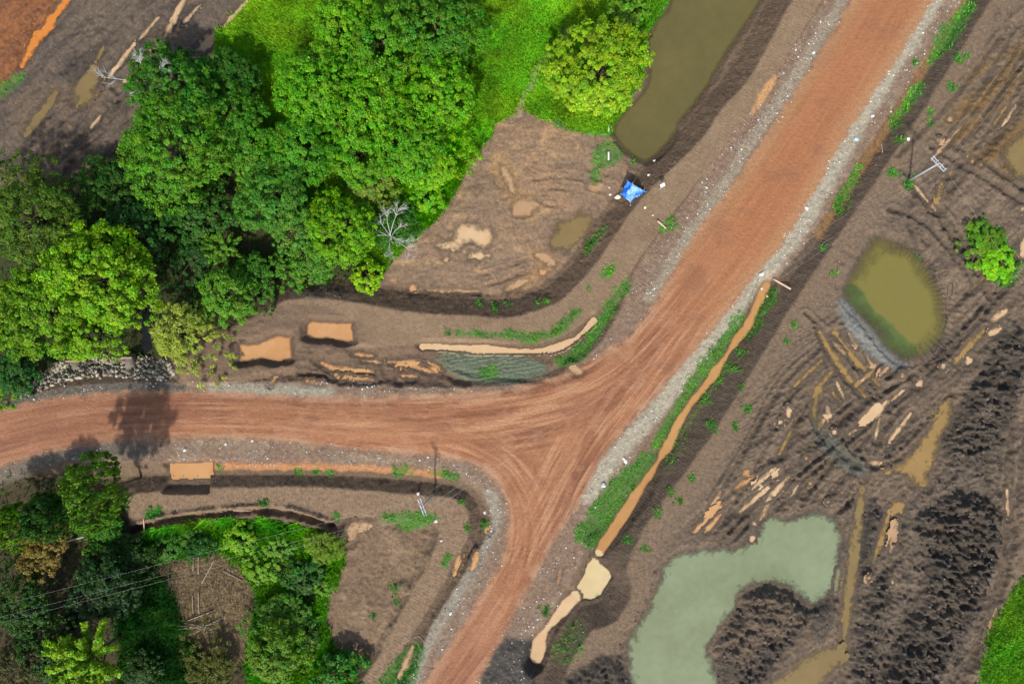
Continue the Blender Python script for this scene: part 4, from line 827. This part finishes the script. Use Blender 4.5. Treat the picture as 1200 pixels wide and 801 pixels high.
# bare dead trees: trunk with forking branches
def dead_tree(px, py, spread_px, hgt, seed, label, lean=(0, 0), nb=9):
    g = random.Random(seed); R = spread_px * S; kk = (H - hgt * .8) / H
    x = (px - CX) * S * kk; y = (CY - py) * S * kk; z = float(zat(x / S + CX, CY - y / S))
    e = empty('dead_tree', (x, y, z)); lx, ly = lean
    trunk = tubes_mesh('trunk', [([(0, 0, -.3), (lx * .3, ly * .3, hgt * .35), (lx, ly, hgt * .7)], [.2, .15, .1])]); obj('trunk', trunk, M_DEAD, e)
    for b in range(nb):
        az = 6.283 * b / nb + g.uniform(-.6, .6); L = R * g.uniform(.35, 1.15); z0 = hgt * g.uniform(.4, .7); f = z0 / hgt / .7
        s = np.array([lx * f, ly * f, z0]); t = s + np.array([math.cos(az) * L, math.sin(az) * L, hgt * g.uniform(.1, .35)]); m_ = s * .5 + t * .5 + np.array([g.uniform(-.3, .3), g.uniform(-.3, .3), .3])
        lst = [([s, m_, t], [.065, .045, .02])]
        for q in range(11):
            f2 = g.uniform(.3, .95); p = (m_ * (1 - f2) + t * f2); a2 = az + g.choice([-1, 1]) * g.uniform(.4, 1.0); l2 = L * g.uniform(.2, .45)
            q_ = p + np.array([math.cos(a2) * l2, math.sin(a2) * l2, g.uniform(0, .8)]); lst.append(([p, (p + q_) / 2 + np.array([0, 0, .1]), q_], [.032, .024, .010]))
            for q3 in range(3):
                a3 = a2 + g.choice([-1, 1]) * g.uniform(.3, .9); l3 = l2 * g.uniform(.3, .6); s3 = p.copy() * .4 + q_ * .6; e3 = s3 + np.array([math.cos(a3) * l3, math.sin(a3) * l3, g.uniform(0, .3)]); lst.append(([s3, (s3 + e3) / 2, e3], [.018, .014, .007]))
        obj('branch', tubes_mesh('branch', lst, 5), M_DEAD, e)
    return tag(e, label, 'dead tree')
dead_tree(452, 278, 34, 7.5, 3, 'bleached white dead tree with bare forking branches above the muddy field', (.4, .8), 10)
dead_tree(172, 92, 36, 12.5, 5, 'white leafless tree whose branches stick out over the upper mud track', (-2.2, 1.0), 6)

# ------------------------------------------------------------------ utility poles and wires
def P3d(px, py, h):                                 # point at height h above z=0 seen at a pixel
    k = (H - h) / H; return Vector(((px - CX) * S * k, (CY - py) * S * k, h))
def box_mesh(name, sx, sy, sz, bev=0.0):
    import bmesh
    bm = bmesh.new(); bmesh.ops.create_cube(bm, size=1); bmesh.ops.scale(bm, vec=(sx, sy, sz), verts=bm.verts)
    if bev: bmesh.ops.bevel(bm, geom=bm.edges[:], offset=bev, segments=1, affect='EDGES')
    me = bpy.data.meshes.new(name); bm.to_mesh(me); bm.free(); return me
def utility_pole(base, top, arm_dir, label):
    e = empty('utility_pole', base); v = top - base; h = v.length
    def at(f, off=(0, 0, 0)): return tuple(v * f + Vector(off))
    obj('pole', tubes_mesh('pole', [([(-v.x * .04, -v.y * .04, -.5), at(.5), at(1)], [.19, .155, .12])], 10), M_CONC, e)
    a = Vector((arm_dir[0], arm_dir[1], 0)).normalized(); ang = math.atan2(a.y, a.x); nrm = Vector((-a.y, a.x, 0))
    tips = []
    for s in (-1, 1):
        o = obj('crossarm', box_mesh('crossarm', 2.9, .13, .13, .015), M_STEEL, e); o.location = v * .965 + nrm * .2 * s; o.rotation_euler = (0, 0, ang)
        for t in (-1.3, -.45, .45, 1.3):
            ins = tubes_mesh('insulator', [([(0, 0, 0), (0, 0, .1), (0, 0, .2), (0, 0, .3)], [.03, .09, .07, .05])], 8)
            p = obj('insulator', ins, M_PORC, e); p.location = v * .965 + nrm * .2 * s + a * t + Vector((0, 0, .06))
    for t in (-.7, .7):
        br = tubes_mesh('brace', [([at(.88), tuple(v * .965 + a * t)], [.03, .03])], 5); obj('brace', br, M_STEEL, e)
    for t in (-1.3, .45, 1.3): tips.append(base + v * .965 + a * t + Vector((0, 0, .36)))
    tag(e, label, 'utility pole'); return tips
b2 = gp(1064, 212); t2 = utility_pole(b2, P3d(1101, 191, 9.0), (15, -16), 'grey concrete utility pole with double crossarm standing in the muddy field on the right')
b1 = gp(508, 579); t1 = utility_pole(b1, P3d(494, 594, 9.0), (8, -21), 'pale utility pole with double crossarm on the grass near the road junction')
def off_pole(px, py, d, label):
    b = Vector(((px - CX) * S, (CY - py) * S, float(zat(px, py)))); return utility_pole(b, b + Vector((0, 0, 9)), d, label)
t0 = off_pole(-260, 775, (4, -18), 'utility pole beyond the left edge carrying the line over the thicket')
t3 = off_pole(1330, -130, (15, -12), 'utility pole beyond the top right corner')
t4 = off_pole(1290, 520, (18, -8), 'utility pole beyond the right edge')
def span(a, b, sag, name, label, group):
    pts = [a.lerp(b, i / 24) - Vector((0, 0, sag * 4 * (i / 24) * (1 - i / 24))) for i in range(25)]
    o = obj(name, tubes_mesh(name, [([tuple(p) for p in pts], [.006] * 25)], 5), M_WIRE); tag(o, label, 'wire', group)
for A, B, lab in ((t0, t1, 'thin power wire crossing the thicket to the pole near the junction'), (t1, t2, 'thin power wire spanning the road between the two poles'), (t2, t3, 'thin power wire running from the right pole to the top right corner')):
    for (a, b), w_ in zip(zip(A, B), ('lower', 'middle', 'upper')): span(a, b, 1.0, 'power_wire', lab.replace('thin', w_ + ' of three thin').replace('power wire', 'power wires'), lab.replace('thin power wire', 'wires'))
span(t2[2], t4[0], 1.2, 'power_wire', 'single thin wire running from the right pole down over the bush', None)

# ------------------------------------------------------------------ small things
# blue tarpaulin shelter
def shelter():
    base = gp(740, 226); e = empty('tarp_shelter', base)
    hgt = 1.75; k = (H - hgt) / H
    def q(px, py, z): v = P3d(px, py, base.z + z); return v - base
    A = [q(735, 211, 1.75), q(727.5, 227, 1.2)]; Bm = [q(741, 215, 2.05), q(732.5, 232, 1.5)]; Cc = [q(748, 219.5, 1.9), q(739, 237.5, 1.05)]; D = [q(751, 221.5, 1.75), q(743.5, 231, 1.2)]; E_ = [q(754.5, 223, 1.55), q(750, 231.5, 1.0)]; F_ = [q(759, 225, 1.4), q(758, 227.8, 1.2)]
    cols = [A, Bm, Cc, D, E_, F_]; n = 12; V = []; F = []; col = []; g = random.Random(2)
    fold = lambda u, v: .10 * math.sin(u * 5.1 + v * 7) + .07 * math.sin(u * 11 - v * 13 + 1) + .05 * math.sin(v * 23 + u * 3)
    for u in range(41):
        f = u / 8; i = min(int(f), 4); t = f - i
        a = cols[i][0].lerp(cols[i + 1][0], t); b = cols[i][1].lerp(cols[i + 1][1], t)
        for w_ in range(n + 1):
            s = w_ / n; e_ = math.sin(s * math.pi); p = a.lerp(b, s); p = p + Vector((.06 * math.sin(f * 9 + s * 4), .06 * math.sin(f * 7 - s * 9), -.18 * e_ + fold(f, s) * (.5 + e_)))
            V.append(tuple(p)); k_ = .5 + .5 * math.sin(f * 3.3 + s * 6)
            c0 = lin(30, 112, 208) if f < 1.0 + .1 * math.sin(s * 9) else (lin(118, 170, 226) if f < 2.9 else (lin(40, 122, 212) if k_ > .45 else lin(130, 176, 224)))
            col.append(c0 * (.9 + .15 * k_))
    W_ = n + 1
    for u in range(40):
        for w_ in range(n): F.append((u * W_ + w_, u * W_ + w_ + 1, (u + 1) * W_ + w_ + 1, (u + 1) * W_ + w_))
    me = mesh_np('tarp_sheet', V, F, True); cattr(me, 'col', np.array(col)); o = obj('tarp_sheet', me, tinted('blue_tarpaulin', .45), e)
    so = o.modifiers.new('thickness', 'SOLIDIFY'); so.thickness = .012
    for c, tip in ((A[0], (0, 0, .1)), (A[1], (0, 0, .1)), (Bm[0], (.65, .85, .3)), (Cc[1], (-.1, -.6, .1)), (E_[0], (.15, .35, .25)), (F_[1], (0, 0, .1))):
        t = c + Vector(tip); b = Vector((c.x, c.y, -.25 + float(zat((base.x + c.x) / S + CX, CY - (base.y + c.y) / S)) - base.z))
        obj('tent_pole', tubes_mesh('tent_pole', [([tuple(b), tuple(c), tuple(t)], [.045, .04, .035])], 6), M_WOOD, e)
    tag(e, 'bright blue tarpaulin shelter on sticks beside the brown pond', 'shelter')
shelter()
def lying(name, a, b, r, mat, label, cat, lift=0.0, seg=7, bend=0.0, group=None):
    """a stick, log or beam that lies on the ground between two photo pixels"""
    pts = []; n = 6; E0 = gp(*a); E1 = gp(*b)
    for i in range(n):
        f = i / (n - 1); p = E0.lerp(E1, f); p.y -= bend * S * math.sin(f * math.pi); p.z = float(zat(p.x / S + CX, CY - p.y / S)); pts.append(p)
    zs = [p.z for p in pts]
    for i, p in enumerate(pts):
        f = i / (n - 1); zl = zs[0] * (1 - f) + zs[-1] * f
        m_ = max(zs[j] - (zs[0] * (1 - j / (n - 1)) + zs[-1] * j / (n - 1)) for j in range(n))
        p.z = zl + (max(m_, 0) if bend == 0 else zs[i] - zl) + r * .7 + lift
    me = tubes_mesh(name, [([tuple(p - pts[0]) for p in pts], [r, r * .98, r * .95, r * .9, r * .88, r * .8])], seg)
    o = obj(name, me, mat); o.location = pts[0]; return tag(o, label, cat, group)
lying('timber_beam', (904, 327), (925, 339), .20, M_WOOD, 'pale squared timber beam laid from the gravel shoulder over the dark ditch bank', 'beam', seg=4)
lying('timber_beam', (770, 259), (780, 268), .16, M_WOOD, 'short pale timber beam on the ditch weeds left of the road', 'beam', seg=4)
lying('wooden_stick', (1033, 167), (1034, 179), .06, M_WOOD, 'pale stick lying on the dark bank left of the right pole', 'stick')
lying('wooden_stick', (867, 138), (878, 146), .05, M_STICK, 'thin brown stick at the left shoulder of the upper road', 'stick')
lying('wooden_pole', (171, 606), (171, 628), .09, M_WOOD, 'thin tan pole lying beside the small grassy mound', 'pole')
lying('fallen_log', (76, 634), (103, 627), .14, M_DEAD, 'pale fallen log in the bottom left thicket', 'log', .5)
lying('wooden_stick', (146, 633), (161, 629), .07, M_DEAD, 'curved pale stick below the grassy mound', 'stick', bend=3)
lying('wooden_plank', (273, 597.5), (294, 598), .09, M_WOOD, 'pale plank on the rim of the curved trench', 'plank')
lying('fallen_branch', (485, 747), (497, 752), .08, M_STICK, 'short dry branch beside the lower left gravel shoulder', 'branch', bend=-3)
lying('white_post', (713, 146), (713.5, 155), .13, M_WHITE, 'short white post lying below the lone tree', 'post')
lying('white_post', (713, 178), (713, 188), .15, M_WHITE, 'thicker white post lying near the blue shelter', 'post')
for k, (a, b, lab) in enumerate([((233,642),(233,672),'long upright-looking dry stalk at the top of the brush clearing'),((228,640),(227,668),'thin dry stalk left of the longest stalk in the brush clearing'),((252,655),(237,683),'slanting pale stick in the brush clearing'),((233,690),(234,718),'pale stick in the middle of the brush clearing'),((226,695),(227,718),'thinner stick beside the middle one in the brush clearing'),
  ((221,726),(252,714),'pale branch crossing above the fan of dry branches'),((262,668),(285,680),'short dry twig at the right side of the brush clearing')]):
    lying('dry_stick', a, b, .07, M_STICK, lab, 'stick', .15)
tw = poly_sd([(185,650),(240,640),(292,660),(302,710),(297,775),(250,795),(205,760),(190,700)], 20, 6)
px, py = scatter(24000, sstep(-4, 6, tw) * .8 + .0 * Z, (160, 620, 330, 801)); k = len(px)
twg = grass('dry_twigs', px, py, np.full(k, .22), np.full(k, .035), (150, 132, 104), 'tangle of dry grey brown twigs covering the brush clearing', 'twigs', 2, 3.2)
def brush():
    b = gp(240, 734); e = empty('brush_pile', b); g = random.Random(4)
    for k in range(22):
        az = g.uniform(-.4, 3.6) + (0 if k % 3 else 3.1); L = g.uniform(1.6, 4.4); z0 = g.uniform(.2, .5); p = Vector((g.uniform(-.5, .5), g.uniform(-.4, .4), z0)); t = p + Vector((math.cos(az) * L, math.sin(az) * L * .7, g.uniform(-.1, .5)))
        m_ = p.lerp(t, .5) + Vector((g.uniform(-.2, .2), g.uniform(-.2, .2), .15))
        obj('stick', tubes_mesh('stick', [([tuple(p), tuple(m_), tuple(t)], [.06, .045, .015])], 5), M_STICK, e)
    obj('root_mass', tubes_mesh('root_mass', [([(-.9, 0, -.2), (-.4, .1, .25), (.3, -.05, .3), (.9, .1, -.2)], [.18, .24, .22, .12])], 7), M_STICK, e)
    tag(e, 'fan of dry pale branches on the brush clearing in the lower left', 'brush pile')
brush()
# white board on a leaning post
def board():
    b = gp(773, 222); e = empty('marker_post', b); top = P3d(776.5, 217, b.z + 1.6) - b
    obj('post', tubes_mesh('post', [([(0, 0, -.3), tuple(top)], [.045, .04])], 6), M_WHITE, e)
    o = obj('board', box_mesh('board', .8, .55, .05, .01), M_WHITE, e); o.location = top; o.rotation_euler = (.35, .1, .5)
    tag(e, 'small white board on a leaning post right of the blue shelter', 'marker')
board()
# boulders picked out on the shoulders
def boulder(px, py, rpx, c, label, cat='rock', name='boulder', flat=.7, group=None):
    b = gp(px, py); r = rpx * S
    V = []; F = []
    import bmesh
    bm = bmesh.new(); bmesh.ops.create_icosphere(bm, subdivisions=2, radius=1)
    s = random.random() * 50; k3 = (random.uniform(.85, 1.2), random.uniform(.7, 1.0))
    for v in bm.verts:
        d = 1 + .22 * math.sin(v.co.x * 3.1 + s) * math.cos(v.co.y * 2.7 + s) + .10 * math.sin(v.co.z * 6 + s * 2 + v.co.x * 4)
        v.co = Vector((v.co.x * r * k3[0], v.co.y * r * k3[1], v.co.z * r * flat)) * d
    me = bpy.data.meshes.new(name); bm.to_mesh(me); bm.free()
    o = obj(name, me, plain(name, c, .9, .22, 3, .04)); o.location = (b.x, b.y, b.z + r * flat * .45); o.rotation_euler = (0, 0, random.random() * 6); return tag(o, label, cat, group)
for x, y, r, c, lab in [(892,321,3.2,(232,232,230),'white boulder on the gravel beside the timber beam'),(707,568,3.2,(205,205,205),'pale boulder on the shoulder beside the big grass patch'),(511,610,2.2,(226,222,216),'white stone right of the pole near the junction'),
    (1022,136,2.4,(214,210,204),'white rock on the upper right gravel shoulder'),(945,244,2.4,(210,210,212),'pale rock on the right shoulder halfway up the main road'),(733,540,2.5,(215,212,206),'pale rock at the top of the big grass patch'),(731,537,2,(222,220,214),'small white rock touching the pale rock above the grass patch'),
    (490,578,1.8,(214,206,196),'pale stone above the pole crossarm'),(517,633,1.6,(220,216,210),'small white stone on the inner bench corner'),(893,338,2,(216,214,206),'white stone at the left end of the timber beam'),(898,347,1.7,(206,190,150),'cream stone beside the orange ditch water'),
    (217,527,2.4,(222,220,218),'white stone on the lower shoulder of the left road'),(265,520,2,(220,214,206),'pale stone on the lower shoulder near the orange pit'),(296,516,1.8,(218,212,204),'small pale stone at the edge of the left road'),(528,718,2,(220,220,220),'white stone on the gravel by the lower road'),
    (568,600,2.2,(214,216,216),'pale stone on the inner corner of the junction'),(1064,163,2,(226,224,218),'white stone on the crest left of the right pole'),(953,62,2,(220,216,210),'white stone on the left gravel of the upper road'),
    (767,188,1.6,(228,226,222),'white stone at the tip of the brown pond'),(760,205,1.5,(228,224,214),'white stone above the blue shelter'),(715,228,1.7,(226,222,214),'white stone left of the blue shelter'),(714,220,1.2,(220,216,208),'upper of the small white stones left of the blue shelter'),(756,243,1.5,(224,214,170),'cream stone below the blue shelter'),(765,252,1.4,(224,212,168),'cream stone at the bench edge below the shelter'),
    (189,445,2.0,(190,206,222),'pale blue white rock on the left road shoulder')]:
    boulder(x, y, r, c, lab)
boulder(1003, 163, 2.6, (176, 204, 226), 'crumpled pale blue bag on the right gravel shoulder', 'bag', 'plastic_bag', .5)
boulder(724, 231, 3.0, (226, 220, 196), 'cream sack lying at the left corner of the blue shelter', 'sack', 'sack', .5)
# culverts
def culvert(px, py, label, w_=17):
    b = gp(px, py); e = empty('culvert', (b.x, b.y, b.z)); L = w_ * S; R = .8
    ang = np.linspace(0, 2 * math.pi, 17)[:-1]; V = []; F = []
    for k, (y0, r) in enumerate([(-2.6, R), (.45, R), (.45, R - .13), (-2.6, R - .13)]):
        for a in ang: V.append((math.cos(a) * r, y0, .55 + math.sin(a) * r))
    for k in range(4):
        for i in range(16): F.append((k * 16 + i, k * 16 + (i + 1) % 16, ((k + 1) % 4) * 16 + (i + 1) % 16, ((k + 1) % 4) * 16 + i))
    me = mesh_np('pipe', V, F, True); obj('pipe', me, M_PIPE, e)
    hw = obj('headwall', box_mesh('headwall', L, .32, .5, .03), plain('headwall', (164, 140, 112), .9, .2), e); hw.location = (0, -.25, 1.5)
    tag(e, label, 'culvert')
culvert(93, 421, 'left concrete culvert with tan headwall in the rocky bank'); culvert(157, 417, 'right culvert opening in the rocky bank under the lime tree', 12)
print('objects', len(bpy.data.objects), 'tris', sum(sum(len(p.vertices) - 2 for p in m.polygons) if len(m.polygons) < 500 else len(m.polygons) * 2 for m in bpy.data.meshes))
